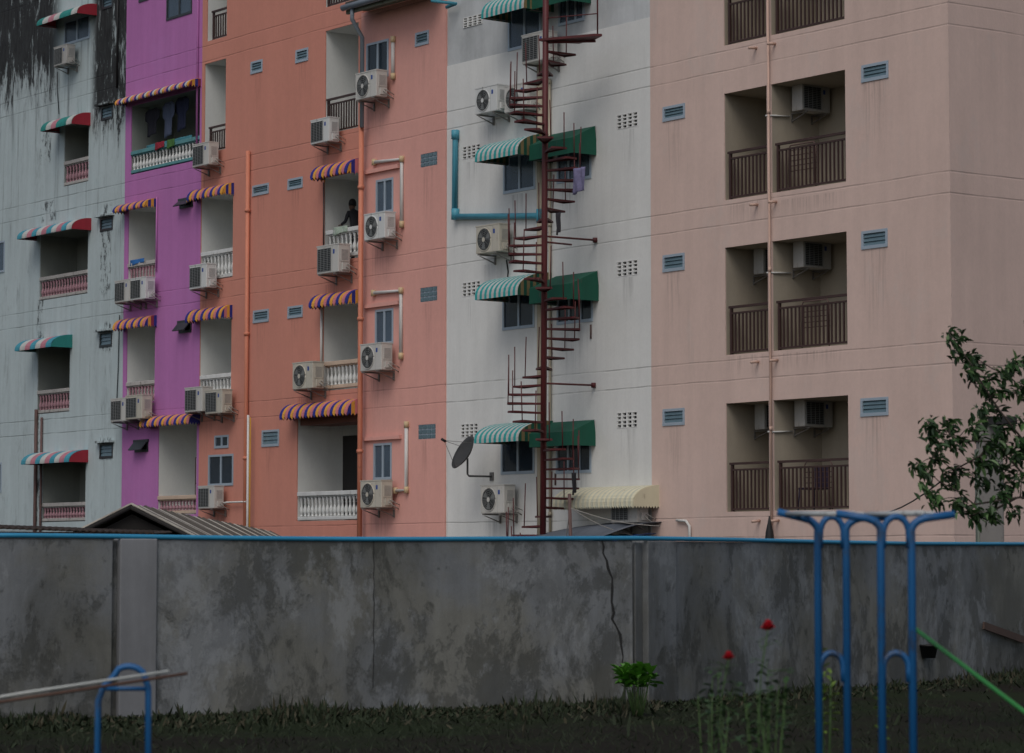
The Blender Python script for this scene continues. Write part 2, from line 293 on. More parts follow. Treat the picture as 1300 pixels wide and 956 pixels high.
class Bld:
    def __init__(s,name,label,s0,s1,z1,mat,y=0.0,zsplit=None,mat2=None):
        s.s0,s.s1,s.z1,s.y,s.mat=s0,s1,z1,y,mat; s.holes=[]; s.split=zsplit; s.mat2=mat2
        s.org=(s0,0,0); s.root=fthing(name,label,'apartment building',s0,0,0)
    def part(s,mb,name,mats,parent=None): return mb.build(name,mats,parent or s.root,s.org)
    def finish(s,dep=9.0):
        t=.16
        if s.split:
            lo=[h for h in s.holes if h[3]<s.split]; hi=[h for h in s.holes if h[2]>s.split]
            m=MB(); wall_grid(m,s.s0,s.s1,0,s.split,lo,s.y,t); shell(m,s.s0,s.s1,0,s.split,s.y,dep); s.part(m,'wall',s.mat)
            m=MB(); wall_grid(m,s.s0,s.s1,s.split,s.z1,hi,s.y+.012,t); shell(m,s.s0,s.s1,s.split+.002,s.z1,s.y+.012,dep); s.part(m,'upper_wall',s.mat2)
        else:
            m=MB(); wall_grid(m,s.s0,s.s1,0,s.z1,s.holes,s.y,t); shell(m,s.s0,s.s1,0,s.z1,s.y,dep); s.part(m,'wall',s.mat)
    def recess(s,h,dep=1.25,mat=None,back=None,door=None):
        s.holes.append(tuple(h)+(.025,)); a,b,c,d=h; m=MB(); y0=s.y+.025; y1=s.y+dep
        e=.0
        m.quad((a,y0,c),(a,y0,d),(a,y1,d),(a,y1,c)); m.quad((b,y0,c),(b,y1,c),(b,y1,d),(b,y0,d))
        m.quad((a,y0,c),(a,y1,c),(b,y1,c),(b,y0,c)); m.quad((a,y0,d),(b,y0,d),(b,y1,d),(a,y1,d))
        m.quad((a,y1,c),(b,y1,c),(b,y1,d),(a,y1,d))
        r=s.part(m,'balcony_recess',mat or M['balc'])
        if door:
            m=MB(); x0,x1=a+door[0]*(b-a),a+door[1]*(b-a); m.box(x0,x1,y1-.05,y1-.003,c+.02,c+2.05,0); m.box(x0+.05,x1-.05,y1-.056,y1-.05,c+.08,c+1.98,1)
            dd=s.part(m,'door',[M['aludark'],M['room']],r)
        return r
    def window(s,h,kind='slider',cur=None,fr=None):
        s.holes.append(h); a,b,c,d=h; y=s.y+.05; fm=fr or M['alu']; m=MB(); w=.032
        m.box(a-.02,b+.02,y-.07,y,c-.03,c+w); m.box(a-.02,b+.02,y-.06,y,d-w,d+.02); m.box(a-.02,a+w,y-.065,y,c+w,d-w); m.box(b-w,b+.02,y-.065,y,c+w,d-w)
        if kind=='slider': m.box((a+b)/2-.03,(a+b)/2+.03,y-.06,y-.005,c+w,d-w)
        if kind=='triple':
            for q in (1/3,2/3): m.box(a+(b-a)*q-.025,a+(b-a)*q+.025,y-.06,y-.005,c+w,d-w)
        o=s.part(m,'window',fm)
        if kind in('slider','triple'):
            m=MB(); m.box(a+w,b-w,y-.035,y-.025,c+w,d-w); s.part(m,'pane',M['glass2'] if random.random()<.6 else M['glass'],o)
        if kind=='louvre':
            m=MB(); n=3; 
            for i in range(n):
                z=c+w+(d-c-2*w)*i/n; hh=(d-c-2*w)/n
                m.add([(a+w,y-.045,z),(b-w,y-.04,z),(b-w,y-.02,z+hh*.96),(a+w,y-.02,z+hh*.96)],[(0,1,2,3)])
            solid(s.part(m,'louvre_blades',M['louvre'],o),.008)
        if cur:
            m=MB(); n=26; x0,x1=a+w+(b-a)*cur[0],a+(b-a)*cur[1]-w
            for i in range(n):
                p=x0+(x1-x0)*i/n; q=x0+(x1-x0)*(i+1)/n
                yy=lambda k: y+.05+.025*math.sin(k*1.9)
                m.quad((p,yy(i),c),(q,yy(i+1),c),(q,yy(i+1),d),(p,yy(i),d))
            s.part(m,'curtain',cur[2] if len(cur)>2 else M['curtain'],o)
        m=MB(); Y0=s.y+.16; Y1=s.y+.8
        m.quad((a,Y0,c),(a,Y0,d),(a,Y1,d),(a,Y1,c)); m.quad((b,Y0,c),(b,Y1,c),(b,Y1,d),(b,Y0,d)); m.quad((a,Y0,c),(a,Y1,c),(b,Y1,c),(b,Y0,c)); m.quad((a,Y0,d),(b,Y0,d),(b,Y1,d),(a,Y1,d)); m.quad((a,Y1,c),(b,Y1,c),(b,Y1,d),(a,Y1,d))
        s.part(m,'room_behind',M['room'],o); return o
    def tilted(s,h):   # small black awning window pushed open
        s.holes.append(h); a,b,c,d=h; y=s.y; m=MB(); w=.04
        m.box(a-.05,b+.05,y-.05,y+.05,d-.02,d+.05); m.box(a-.02,a+w,y-.02,y+.05,c,d-.02); m.box(b-w,b+.02,y-.02,y+.05,c,d-.02); m.box(a-.02,b+.02,y-.02,y+.05,c-.03,c+w)
        o=s.part(m,'window',M['aludark'])
        m=MB(); m.add([(a,y-.05,d-.02),(b,y-.05,d-.02),(b,y-.22,c+.02),(a,y-.22,c+.02)],[(0,1,2,3)]); solid(s.part(m,'open_sash',M['aludark'],o),.025)
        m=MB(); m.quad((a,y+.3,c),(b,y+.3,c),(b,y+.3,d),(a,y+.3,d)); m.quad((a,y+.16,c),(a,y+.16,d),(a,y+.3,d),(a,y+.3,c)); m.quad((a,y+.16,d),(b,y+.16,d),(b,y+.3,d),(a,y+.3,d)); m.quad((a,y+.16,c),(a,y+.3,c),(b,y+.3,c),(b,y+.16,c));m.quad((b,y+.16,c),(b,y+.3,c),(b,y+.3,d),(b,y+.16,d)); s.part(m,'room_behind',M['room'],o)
    def ventblock(s,h,cols=4):  # pierced concrete block, rows in pairs
        s.holes.append(h); a,b,c,d=h; y=s.y; m=MB(); rows=[(0,.2),(.24,.44),(.56,.76),(.8,1.0)]
        H=d-c; bars=[0,.045,.205,.26,.46,.54,.74,.795,.955,1.0]
        m.box(a,b,y-.006,y+.05,c,c+.05*H); m.box(a,b,y-.006,y+.05,d-.05*H,d); m.box(a,b,y-.006,y+.05,c+.21*H,c+.29*H); m.box(a,b,y-.006,y+.05,c+.45*H,c+.56*H); m.box(a,b,y-.006,y+.05,c+.71*H,c+.79*H)
        for i in range(cols+1):
            x=a+(b-a)*i/cols; m.box(max(a,x-.028),min(b,x+.028),y-.004,y+.048,c+.002,d-.002)
        o=s.part(m,'vent_block',M['white'] if s.mat is M['white'] else s.mat)
        m=MB(); m.box(a+.001,b-.001,y+.14,y+.16,c+.001,d-.001); s.part(m,'dark_gap',M['black'],o)
    def glassblock(s,h):
        a,b,c,d=h; y=s.y; m=MB(); s.holes.append(h)
        m.box(a,b,y+.012,y+.1,c,d,0)
        nx,nz=4,3
        for i in range(nx):
            for j in range(nz):
                x0=a+(b-a)*i/nx; x1=a+(b-a)*(i+1)/nx; z0=c+(d-c)*j/nz; z1=c+(d-c)*(j+1)/nz
                m.box(x0+.015,x1-.015,y-.004,y+.012,z0+.015,z1-.015,1)
        s.part(m,'glass_block_panel',[M['alu'],M['louvre']])
    def pipe(s,pts,r,mat,name='drainpipe',clips=None):
        m=MB(); m.tube(pts,r,8)
        if clips:
            x,y,z0=pts[0]; zz=min(p[2] for p in pts)+1
            top=max(p[2] for p in pts)
            while zz<top:
                m.lathe([(r*1.35,-.04),(r*1.35,.04)],8,(x,y,zz)); zz+=clips
        return s.part(m,name,mat)
# balusters
BALM={}
def baluster_mesh(mat):
    if mat.name not in BALM:
        m=MB(); m.lathe([(.042,0),(.042,.06),(.026,.09),(.038,.16),(.055,.28),(.048,.40),(.026,.56),(.022,.66),(.034,.72),(.024,.78),(.042,.92),(.042,1.0)],10)
        me=bpy.data.meshes.new('baluster'); me.from_pydata(m.v,[],m.f); me.materials.append(mat); me.polygons.foreach_set('use_smooth',[True]*len(m.f)); BALM[mat.name]=me
    return BALM[mat.name]
def balustrade(b,s0,s1,z0,z1,rail,bal,y=None,endpost=False):
    y=(b.y if y is None else y)+.07; m=MB()
    m.box(s0,s1,y-.085,y+.085,z1-.10,z1); m.box(s0,s1,y-.07,y+.07,z0+.0,z0+.08)
    m.box(s0+.01,s1-.01,y-.05,y+.05,z1-.13,z1-.10)
    o=bevel(b.part(m,'balustrade',rail),.012)
    n=max(3,round((s1-s0)/.165)); H=(z1-.13)-(z0+.08)
    for i in range(n):
        x=s0+(i+.5)*(s1-s0)/n
        q=bpy.data.objects.new('baluster',baluster_mesh(bal)); C.objects.link(q); q.parent=o
        q.location=(x-b.org[0],y,z0+.08); q.scale=(1,1,H)
    return o
def railing(b,s0,s1,z0,z1,mat,y=None,step=.105):
    y=(b.y if y is None else y)+.05; m=MB(); H=z1-z0
    m.box(s0,s1,y-.02,y+.02,z0+.01,z0+.045); m.box(s0,s1,y-.02,y+.02,z1-.16,z1-.125)
    n=int((s1-s0-.06)/step)
    for i in range(n+1):
        x=s0+.03+(s1-s0-.06)*i/n; m.box(x-.016,x+.016,y-.012,y+.012,z0+.045,z1-.16)
    o=b.part(m,'railing',mat)
    m=MB(); m.box(s0-.03,s1+.0,y-.035,y+.03,z1-.045,z1); b.part(m,'handrail',mat,o)
    m=MB(); m.box(s0,s0+.05,y-.025,y+.025,z0-.02,z1-.045); b.part(m,'post',mat,o)
    return o
# ------------------------------------------------------------------ awnings
def solve_p(xm,x1,py):
    sb=S(x1,py)[0]; lo,hi=0,3
    for _ in range(40):
        mid=(lo+hi)/2
        if S(xm,py,-mid)[0]<sb: lo=mid
        else: hi=mid
    return (lo+hi)/2
def awning(x0,xm,x1,yt,yb,cols,capc,label,group,style='barrel',step=.125,yw=0.0,scallop=.065,val=.10,phase=0,name='awning',p=None,thick=.012):
    p=p or solve_p(xm,x1,(yt+yb)/2); sb=S(x1,yt,yw)[0]; sa=S(x0,yb,yw-p)[0]; zt=S(x1,yt,yw)[1]; zb=S(x0,yb,yw-p)[1]
    root=fthing(name,label,'awning',sa,yw,zb,group); H=zt-zb; Wd=sb-sa
    prof=[]
    if style=='barrel':
        for i in range(9):
            a=i/8*PI/2; prof.append((p*math.sin(a), H*val+(H*(1-val))*math.cos(a)))
        prof.append((p,0))
    else:
        for i in range(5): prof.append((.02+(p-.02)*i/4, H-(H*(1-val))*i/4))
        prof.append((p,0))
    n=max(4,round(Wd/step)); m=MB(); k=len(cols)
    for i in range(n):
        c=(i+phase)%k
        for h in range(2):
            xa_=Wd*(i+h/2)/n; xb_=Wd*(i+(h+1)/2)/n
            for j in range(len(prof)-1):
                (d0,q0),(d1,q1)=prof[j],prof[j+1]
                b0=b1=0
                if j==len(prof)-2: 
                    b0=scallop*(1 if h==0 else -1)*.5; b1=-b0
                rip=.008 if thick else 0
                m.add([(xa_,-d0-(rip if h==0 else -rip),q0),(xb_,-d0-(-rip if h==0 else rip),q0),(xb_,-d1-(-rip if h==0 else rip),q1+b1),(xa_,-d1-(rip if h==0 else -rip),q1+b0)],[(3,2,1,0)],c,False)
    mats=[M[c] for c in cols]
    # end caps in vertical strips
    def zat(d):
        for (d0,q0),(d1,q1) in zip(prof,prof[1:]):
            if d0<=d<=d1+1e-6 and d1>d0: return q0+(q1-q0)*(d-d0)/(d1-d0)
        return prof[-2][1]
    for xx in (0,Wd):
        ns=max(4,round(p/(step*.95)))*2
        for i in range(ns):
            d0=p*i/ns; d1=p*(i+1)/ns
            c=k+((i//2)%len(capc))
            m.add([(xx,-d0,zat(d0)),(xx,-d1,zat(d1)),(xx,-d1,-(scallop*.5 if i%2 else -scallop*.5)),(xx,-d0,(scallop*.5 if i%2 else -scallop*.5))],[(0,1,2,3)],c)
    o=m.build('canopy',mats+[M[c] for c in capc],root); solid(o,thick or .006)
    m=MB(); r=.013
    for xx in (.03,Wd-.03):
        m.tube([(xx,-.02,.03),(xx,-p+.03,.03)],r,6); m.tube([(xx,-.02,.03),(xx,-.02,H*.95)],r,6); m.tube([(xx,-.02,H*.9)]+[(xx,-d*.96,q*.95) for d,q in prof[2:-1]]+[(xx,-p+.03,.03)],r,6)
    m.tube([(.03,-p+.03,.03),(Wd-.03,-p+.03,.03)],r,6); m.build('frame',M['steel'],root)
    return root
# ------------------------------------------------------------------ air conditioners
def make_ac(round_fan,body):
    """local: x width 0..1 (0.8 m), y -0.30 front .. 0 back, z 0 bottom"""
    root=thing('air_conditioner','','air conditioner',(0,0,0)); w,h,d=.8,.56,.29
    m=MB(); m.box(0,w,-d,0,0,h); o=bevel(m.build('casing',body,root),.018,2)
    m=MB(); m.box(-.006,w+.006,-d-.006,.006,h-.004,h+.02); m.build('lid',body,o)
    m=MB(); cx,cz=.29,.28
    if round_fan:
        n=28; 
        m.tube([(cx+.235*math.cos(2*PI*i/n),-d-.004,cz+.235*math.sin(2*PI*i/n)) for i in range(n+1)],.012,5,0)
        for rr in (.06,.10,.14,.18,.21): m.tube([(cx+rr*math.cos(2*PI*i/n),-d-.016,cz+rr*math.sin(2*PI*i/n)) for i in range(n+1)],.0035,4,1)
        vs=[(cx+.23*math.cos(2*PI*i/n),-d-.002,cz+.23*math.sin(2*PI*i/n)) for i in range(n)]; m.add(vs,[tuple(range(n))],2)
        for i in range(10):
            a=2*PI*i/10; m.tube([(cx+.05*math.cos(a),-d-.018,cz+.05*math.sin(a)),(cx+.23*math.cos(a),-d-.012,cz+.23*math.sin(a))],.003,4,1)
        for i in range(3):   # blades behind the guard
            a=2*PI*i/3+.4; m.add([(cx+.04*math.cos(a),-d-.006,cz+.04*math.sin(a)),(cx+.2*math.cos(a-.35),-d-.004,cz+.2*math.sin(a-.35)),(cx+.21*math.cos(a+.35),-d-.008,cz+.21*math.sin(a+.35))],[(0,1,2)],1)
        m.lathe([(.0,0),(.045,0)],10,(0,0,0),1) if False else None
        m.add([(cx+.05*math.cos(2*PI*i/10),-d-.02,cz+.05*math.sin(2*PI*i/10)) for i in range(10)],[tuple(range(10))],0)
    else:
        m.box(.05,.53,-d-.003,-d+.002,.05,.51,2)
        for i in range(13): z=.06+.445*i/12; m.box(.045,.535,-d-.014,-d-.006,z-.004,z+.004,1)
        for i in range(5): x=.05+.48*i/4; m.box(x-.005,x+.005,-d-.018,-d-.010,.045,.515,1)
    m.build('fan_grille',[body,M['acgrille'],M['acdark']],root)
    m=MB(); m.box(.60,.66,-d-.004,-d-.001,.38,.47); bd=m.build('badge',M['badge'],root)
    m=MB(); m.box(.57,.574,-d-.002,-d+.002,.02,h-.02); m.build('panel_seam',M['acgrille'],o)
    m=MB(); m.box(w-.001,w+.03,-.2,-.06,.05,.19); m.box(w,w+.012,-.24,-.04,.22,.47); m.build('service_cover',body,root)
    m=MB()
    for i in range(9): x=w+.001; z=.25+.22*i/9; m.box(x,x+.014,-.22,-.06,z,z+.008)
    m.build('side_louvre',M['acgrille'],o)
    m=MB()
    for x in (.10,.66):
        m.box(x,x+.04,-d-.03,.14,-.034,-.006); m.box(x,x+.04,.10,.14,-.20,-.045); 
        m.add([(x+.005,-d,-.045),(x+.035,-d,-.045),(x+.035,.12,-.19),(x+.005,.12,-.19),(x+.005,-d+.03,-.045),(x+.035,-d+.03,-.045),(x+.035,.12,-.165),(x+.005,.12,-.165)],[(0,1,2,3),(4,7,6,5),(0,3,7,4),(1,5,6,2)])
    m.build('bracket',M['steel'],root)
    m=MB(); m.tube([(w+.03,-.13,.12),(w+.06,-.12,.10),(w+.075,-.05,.04),(w+.06,.05,0),(w+.03,.13,-.03)],.013,6); m.tube([(w+.03,-.10,.16),(w+.07,-.08,.15),(w+.09,.0,.10),(w+.06,.13,.06)],.009,6)
    m.build('refrigerant_hose',M['hose'],root)
    return root
M['acb3']=simple('warm_off_white_enamel',(.50,.47,.40),.5,var=.2,dirt=.35,dcol=(.22,.15,.09)); M['acb4']=simple('clean_white_enamel',(.60,.61,.60),.4,var=.1,dirt=.08)
AC=[make_ac(False,M['acbody']),make_ac(True,M['acbody']),make_ac(False,M['acbody2']),make_ac(False,M['acb3']),make_ac(True,M['acb3']),make_ac(True,M['acb4']),make_ac(False,M['acb4'])]; ACused=[False]*7; acn=[0]
def ac(kind,x0,yb,label,group,wid=None,yw=0.0,place=None,rz=0.0):
    acn[0]+=1
    if kind==0: kind=(0,3,0,6)[acn[0]%4]
    elif kind==1: kind=(1,4,1,5)[acn[0]%4]
    if not ACused[kind]: r=AC[kind]; ACused[kind]=True
    else: r=dup(AC[kind])
    k=(wid or .8)/.8
    if place: s_,y_,z_=place
    else:
        yf=yw-.14-.29*k; s_,z_=S(x0,yb,yf); y_=yw-.14
    r.location=W(s_,y_,z_); r.rotation_euler=(0,0,ROT+rz); r.scale=(k,1 if place else k,k); tag(r,label,'air conditioner',group); return r
# ------------------------------------------------------------------ cloth
def cloth(name,label,cat,s0,s1,z0,z1,y,mat,kind='towel',group=None,amp=.02):
    root=None; m=MB(); nx,nz=14,10; w=s1-s0;h=z1-z0
    for i in range(nx+1):
        for j in range(nz+1):
            u=i/nx; v=j/nz; x=w*u; 
            if kind=='shirt':
                body=1 if v<.62 else (1.0)
                if v<.6: x=w*(.18+.64*u)
                elif v>.9: x=w*(.18+.64*u)*.9+w*.05
            m.v.append((x,amp*math.sin(u*11+v*2)*(1-.3*v)+amp*.5*math.sin(u*23),h*v-(.03*math.sin(u*5+1) if v==0 else 0)))
    for i in range(nx):
        for j in range(nz):
            a=i*(nz+1)+j; m.f.append([a,a+nz+1,a+nz+2,a+1]); m.m.append(0); m.sm.append(True)
    o=m.build(name,mat); o.location=W(s0,y,z0); o.rotation_euler=(0,0,ROT); solid(o,.008); tag(o,label,cat,group); return o
exec_parts=[]
# ================================================================== BUILDINGS
FZ=[2.58,5.62,8.65,11.70,14.74]
# ---- A pale blue block
sA1=S(161,0)[0]
A=Bld('apartment_building','pale blue-grey apartment block streaked with black mould, left of the purple one',AL,sA1-.004,19.5,M['blue'])
op=[(82,114,24,57,'w'),(81,113,158,237,'b'),(50,112,293,382,'b'),(47,89,440,526,'b'),(53,109,588,663,'b')]
bz=[None,(198,236),(342,382),(492,526),(637,663)]
for (x0,x1,yt,yb,k),bb in zip(op,bz):
    h=RB(x0,x1,yt-6,yb)
    if k=='w': A.window(h,'slider',(.5,1.0))
    else:
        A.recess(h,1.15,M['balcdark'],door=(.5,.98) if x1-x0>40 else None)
        zt=S(x1,bb[0])[1]; balustrade(A,h[0]+.002,h[1]-.002,h[2]+.02,zt,M['railstone'],M['pink'])
for x0,x1,yt,yb in ((131,143,-8,11),(129,143,133,152),(128,143,275,293),(127,142,421,440),(127,143,563,581)):
    h=RB(x0,x1,yt,yb); A.window(h,'louvre',None,M['aludark'])
    m=MB(); m.box(h[0]-.12,h[1]+.10,-.16,.0,h[3]+.03,h[3]+.08); A.part(m,'ledge',M['blue'])
h=RB(-16,6,306,348); A.window(h,'slider',(0,.5))
h=RB(-20,2,588,625); A.window(h,'slider')
xx=S(151,60)[0]; A.pipe([(xx,-.05,S(151,112)[1]),(xx,-.05,S(151,-40)[1])],.03,M['black'])
for px,q in ((47,.05),(54,.035)):
    xx=S(px,600)[0]; A.pipe([(xx,-.05,.3),(xx,-.05,S(px,520 if q>.04 else 530)[1])],q,M['brownpipe'])
xx=S(151,480)[0]; A.pipe([(S(153,400)[0],-.03,S(153,400)[1]),(xx,-.03,S(151,470)[1]),(S(149,520)[0],-.03,S(149,520)[1])],.012,M['black'],'cable')
a0=S(77,92); a1=S(76,145); A.pipe([(a0[0],-.1,a0[1]),(a0[0]-.12,-.03,a0[1]-.5),(a1[0],-.03,a1[1])],.012,M['black'],'cable')
A.finish()
gA='striped awnings over the balconies of the pale blue block'
cs=['aw_gteal','aw_white','aw_rose','aw_white','aw_gteal']
awning(47,98,123,5,33,['aw_gteal','aw_white','aw_rose','aw_white','aw_gteal'],['aw_red'],'green, white and pink awning over the highest window of the pale blue block',gA,step=.32,scallop=0,val=.12)
awning(52,91,115,143,167,['aw_gteal','aw_white','aw_rose','aw_gteal'],['aw_red'],'green and white awning with red end over the narrow balcony below the lone air conditioner',gA,step=.32,scallop=0,val=.12)
awning(22,91,116,277,304,['aw_sky','aw_white','aw_rose'],['aw_red'],'broadest awning with a red end, over the middle balcony of the pale blue block',gA,step=.28,scallop=0,val=.12)
awning(19,65,92,425,446,['aw_sky','aw_white','aw_rose'],['aw_gteal'],'blue and white awning with teal end on the pale blue block',gA,step=.30,scallop=0,val=.12)
awning(27,88,112,571,590,['aw_sky','aw_white','aw_rose'],['aw_red'],'lowest awning on the pale blue block, with a red end',gA,step=.28,scallop=0,val=.12)
ac(2,68,85,'old off-white air conditioner under the topmost red-ended awning','air conditioners on the facades',.74)
# ---- B purple
sB1=S(257,50)[0]
B=Bld('apartment_building','narrow purple apartment block between the pale blue and the orange one',sA1,sB1-.004,19.5,M['purple'],.0)
B.window(RB(212,244,-45,25),'slider',None,M['aludark'])
B.window(RB(177,189,-30,2),'louvre',None,M['aludark'])
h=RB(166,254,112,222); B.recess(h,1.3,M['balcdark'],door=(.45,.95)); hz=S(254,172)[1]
balustrade(B,h[0]+.002,h[1]-.002,h[2]+.03,hz,M['tealrail'],M['stone'])
hP=h
h=RB(162,198,260,357); B.recess(h,1.2,M['balc']); balustrade(B,h[0]+.002,h[1]-.002,FZ[2]+.02,S(198,329)[1],M['railstone'],M['pink'])
hb=h
h=RB(160,197,408,512); B.recess(h,1.2,M['balc']); balustrade(B,h[0]+.002,h[1]-.002,FZ[1]+.02,S(197,482)[1],M['railstone'],M['pink'])
h=RB(200,250,530,654); B.recess(h,1.3,M['balc']); balustrade(B,h[0]+.002,h[1]-.002,h[2]+.02,S(250,628)[1],M['beige'],M['pink'])
hL=h
for x0,x1,yt,yb in ((229,245,252,264),(228,243,408,422),(172,188,560,573)): B.tilted(RB(x0,x1,yt,yb))
xx=S(200,300)[0]; B.pipe([(xx,-.03,S(200,345)[1]),(xx,-.03,S(200,250)[1])],.02,M['purple'],'conduit')
xx=S(252,100)[0]; B.pipe([(xx,-.035,S(252,190)[1]),(xx,-.035,19)],.03,M['purple'],'conduit')
B.finish()
gB='scalloped blue, yellow and pink striped awnings'
tri=['aw_blue','aw_yel','aw_pink']
awning(146,240,255,100,133,['aw_yel','aw_pink','aw_blue','aw_white'],['aw_mar','aw_blue','aw_yel'],'longest multicoloured striped awning, above the hanging laundry on the purple block',gB,step=.105)
awning(143,184,199,252,270,tri,['aw_blue','aw_yel'],'striped awning on the purple block above the upper pair of air conditioners',gB)
awning(143,184,199,400,419,tri,['aw_blue','aw_mar','aw_yel'],'striped awning on the purple block just below the upper air conditioner pair',gB,phase=1)
awning(177,240,254,524,542,tri,['aw_blue'],'lowest striped awning on the purple block, partly behind two air conditioners',gB,phase=1)
gac='air conditioners on the facades'
ac(0,145,385,'left one of the upper pair of air conditioners on the purple block',gac)
ac(0,165,382,'right one of the upper pair of air conditioners on the purple block',gac)
ac(0,140,536,'left one of the lower pair of air conditioners on the purple block',gac,.84)
ac(0,159,533,'right one of the lower pair of air conditioners on the purple block',gac,.86)
# laundry
zt=S(225,118)[1]
cloth('hanging_shirt','grey-blue shirt hanging in the middle of the purple balcony','laundry',S(206,140,.25)[0],S(222,140,.25)[0],zt-1.0,zt-.1,.25,simple('grey_blue_cotton',(.08,.10,.16),.9),'shirt','laundry on the purple balcony')
cloth('hanging_shirt','black shirt hanging to the left of the grey-blue shirt','laundry',S(184,140,.3)[0],S(203,140,.3)[0],zt-.85,zt-.15,.3,simple('black_cotton',(.02,.02,.03),.9),'shirt','laundry on the purple balcony')
cloth('hanging_shirt','dark navy shirt at the right end of the purple balcony laundry','laundry',S(222,140,.3)[0],S(240,140,.3)[0],zt-.9,zt-.05,.3,simple('navy_cotton',(.02,.025,.06),.9),'shirt','laundry on the purple balcony')
cloth('blanket','teal blanket hung over the rail of the purple balcony','laundry',S(178,180)[0],S(236,176)[0],hz-.16,hz+.12,.18,simple('teal_blanket_cloth',(.06,.22,.27),.9),amp=.015)
cloth('towel','red cloth lying on the purple balcony rail','laundry',S(198,180)[0],S(210,178)[0],hz-.10,hz+.07,-.03,simple('red_towelling',(.30,.02,.04),.9),amp=.01)
cloth('towel','green cloth lying on the purple balcony rail','laundry',S(213,178)[0],S(223,176)[0],hz-.14,hz+.07,-.03,simple('green_towelling',(.06,.16,.04),.9),amp=.01)
cloth('towel','blue cloth on the rail of the balcony above the upper pair of air conditioners','laundry',S(166,332)[0],S(184,330)[0],S(175,334)[1]-.02,S(175,334)[1]+.1,-.02,simple('bright_blue_cloth',(.03,.15,.42),.9),amp=.01)
cloth('hanging_shirt','small white shirt hanging in the lowest purple balcony','laundry',hL[1]-.62,hL[1]-.12,hL[2]+.9,hL[2]+1.5,.35,simple('white_cotton',(.5,.5,.5),.9),'shirt')
# clothes horse in the lowest purple balcony
r=fthing('clothes_rack','thin red clothes rack beside the white shirt in the lowest purple balcony','clothes rack',hL[1]-.9,.5,hL[2])
m=MB(); m.tube([(0,0,0),(0,0,1.45)],.012,6); m.tube([(.45,0,0),(.45,0,1.45)],.012,6); m.build('upright',M['maroon'],r)
m=MB(); m.tube([(0,0,1.45),(.45,0,1.45)],.012,6); m.tube([(0,0,.8),(.45,0,.8)],.010,6); m.build('crossbar',M['maroon'],r)
# ---- C orange
sC1=S(459,300)[0]
Cc=Bld('apartment_building','tall orange apartment block with louvred vents, between the purple and the peach one',sB1,sC1-.004,19.5,M['orange'],0.0)
def zf(px,py): return S(px,py)[1]
h=(S(263,20)[0],S(288,20)[0],FZ[4],FZ[4]+2.1); Cc.recess(h,1.2,M['balc']); railing(Cc,h[0]+.22,h[1]-.002,h[2]+.02,zf(288,8),M['brown'])
h=RB(259,287,74,195); Cc.recess(h,1.2,M['balc']); railing(Cc,h[0]+.22,h[1]-.002,h[2]+.02,zf(287,156),M['brown'])
h=RB(255,296,243,352); Cc.recess((sB1+.003,h[1],FZ[2],h[3]),1.2,M['balc']); balustrade(Cc,sB1+.03,h[1]-.002,FZ[2]+.02,zf(296,314),M['stone'],M['stone'])
h=RB(254,294,398,506); Cc.recess((sB1+.003,h[1],FZ[1],h[3]),1.2,M['balc']); balustrade(Cc,sB1+.03,h[1]-.002,FZ[1]+.02,zf(294,473),M['stone'],M['stone'])
Cc.window(RB(273,290,553,568),'slider',None,M['alu']); Cc.window(RB(265,296,577,616),'slider',(.0,.45))
for x0,x1,yt,yb in ((319,333,75,94),(376,391,60,80),(321,341,232,249),(366,384,224,241),(322,341,392,410),(366,384,387,404),(333,354,545,567)):
    Cc.window(RB(x0,x1,yt+1,yb-1),'louvre')
h=(S(413,10)[0],sC1-.16,FZ[4],FZ[4]+2.1); Cc.recess(h,1.2,M['balc']); railing(Cc,h[0]+.05,h[1]-.002,h[2]+.02,h[2]+.92,M['brown'])
hs=[]
h=(S(413,100)[0],sC1-.16,FZ[3],zf(459,27)); Cc.recess(h,1.2,M['balc']); railing(Cc,h[0]+.05,h[1]-.002,h[2]+.02,zf(455,116),M['brown'])
h=(S(411,300)[0],sC1-.12,FZ[2],zf(457,217)); Cc.recess(h,1.2,M['balc']); balustrade(Cc,h[0]+.1,h[1]-.002,h[2]+.06,zf(457,286),M['stone'],M['stone']); h2=h
h=(S(410,440)[0],sC1-.12,FZ[1],zf(457,378)); Cc.recess(h,1.2,M['balc']); balustrade(Cc,h[0]+.05,h[1]-.002,h[2]+.04,zf(456,455),M['beige'],M['stone'])
h=(S(377,600)[0],sC1-.12,FZ[0],zf(456,515)); Cc.recess(h,1.3,M['balc']); balustrade(Cc,h[0]+.03,h[1]-.002,h[2]+.02,zf(455,622),M['stone'],M['stone'])
# dark doorway on the back wall and brown soffit of the lowest right balcony
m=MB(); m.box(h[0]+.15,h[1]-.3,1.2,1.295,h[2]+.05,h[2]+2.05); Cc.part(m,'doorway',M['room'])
m=MB(); m.box(h[0]+.1,h[1]-.004,.0+.02,.9,h[3]-.36,h[3]-.02); Cc.part(m,'soffit',simple('brown_soffit_boards',(.16,.06,.04),.7))
def vpipe(b,px,y0,y1,r,mat,yy=-.07,clips=3.04,name='drainpipe'):
    s_=S(px,(y0+y1)/2,yy)[0]; z0=0.1 if y1>675 else S(px,y1,yy)[1]; return b.pipe([(s_,yy,z0),(s_,yy,S(px,y0,yy)[1])],r,mat,name,clips)
vpipe(Cc,313,192,690,.055,M['opipe'])
vpipe(Cc,316.5,530,690,.03,M['ypipe'],-.16,None,'conduit'); vpipe(Cc,314.5,527,690,.03,M['wpipe'],-.22,None,'conduit')
a=S(281,641,-.1); b=S(312,637,-.1); Cc.pipe([(a[0],-.3,a[1]),(a[0]+.25,-.1,b[1]),(b[0],-.1,b[1])],.022,M['wpipe'],'conduit')
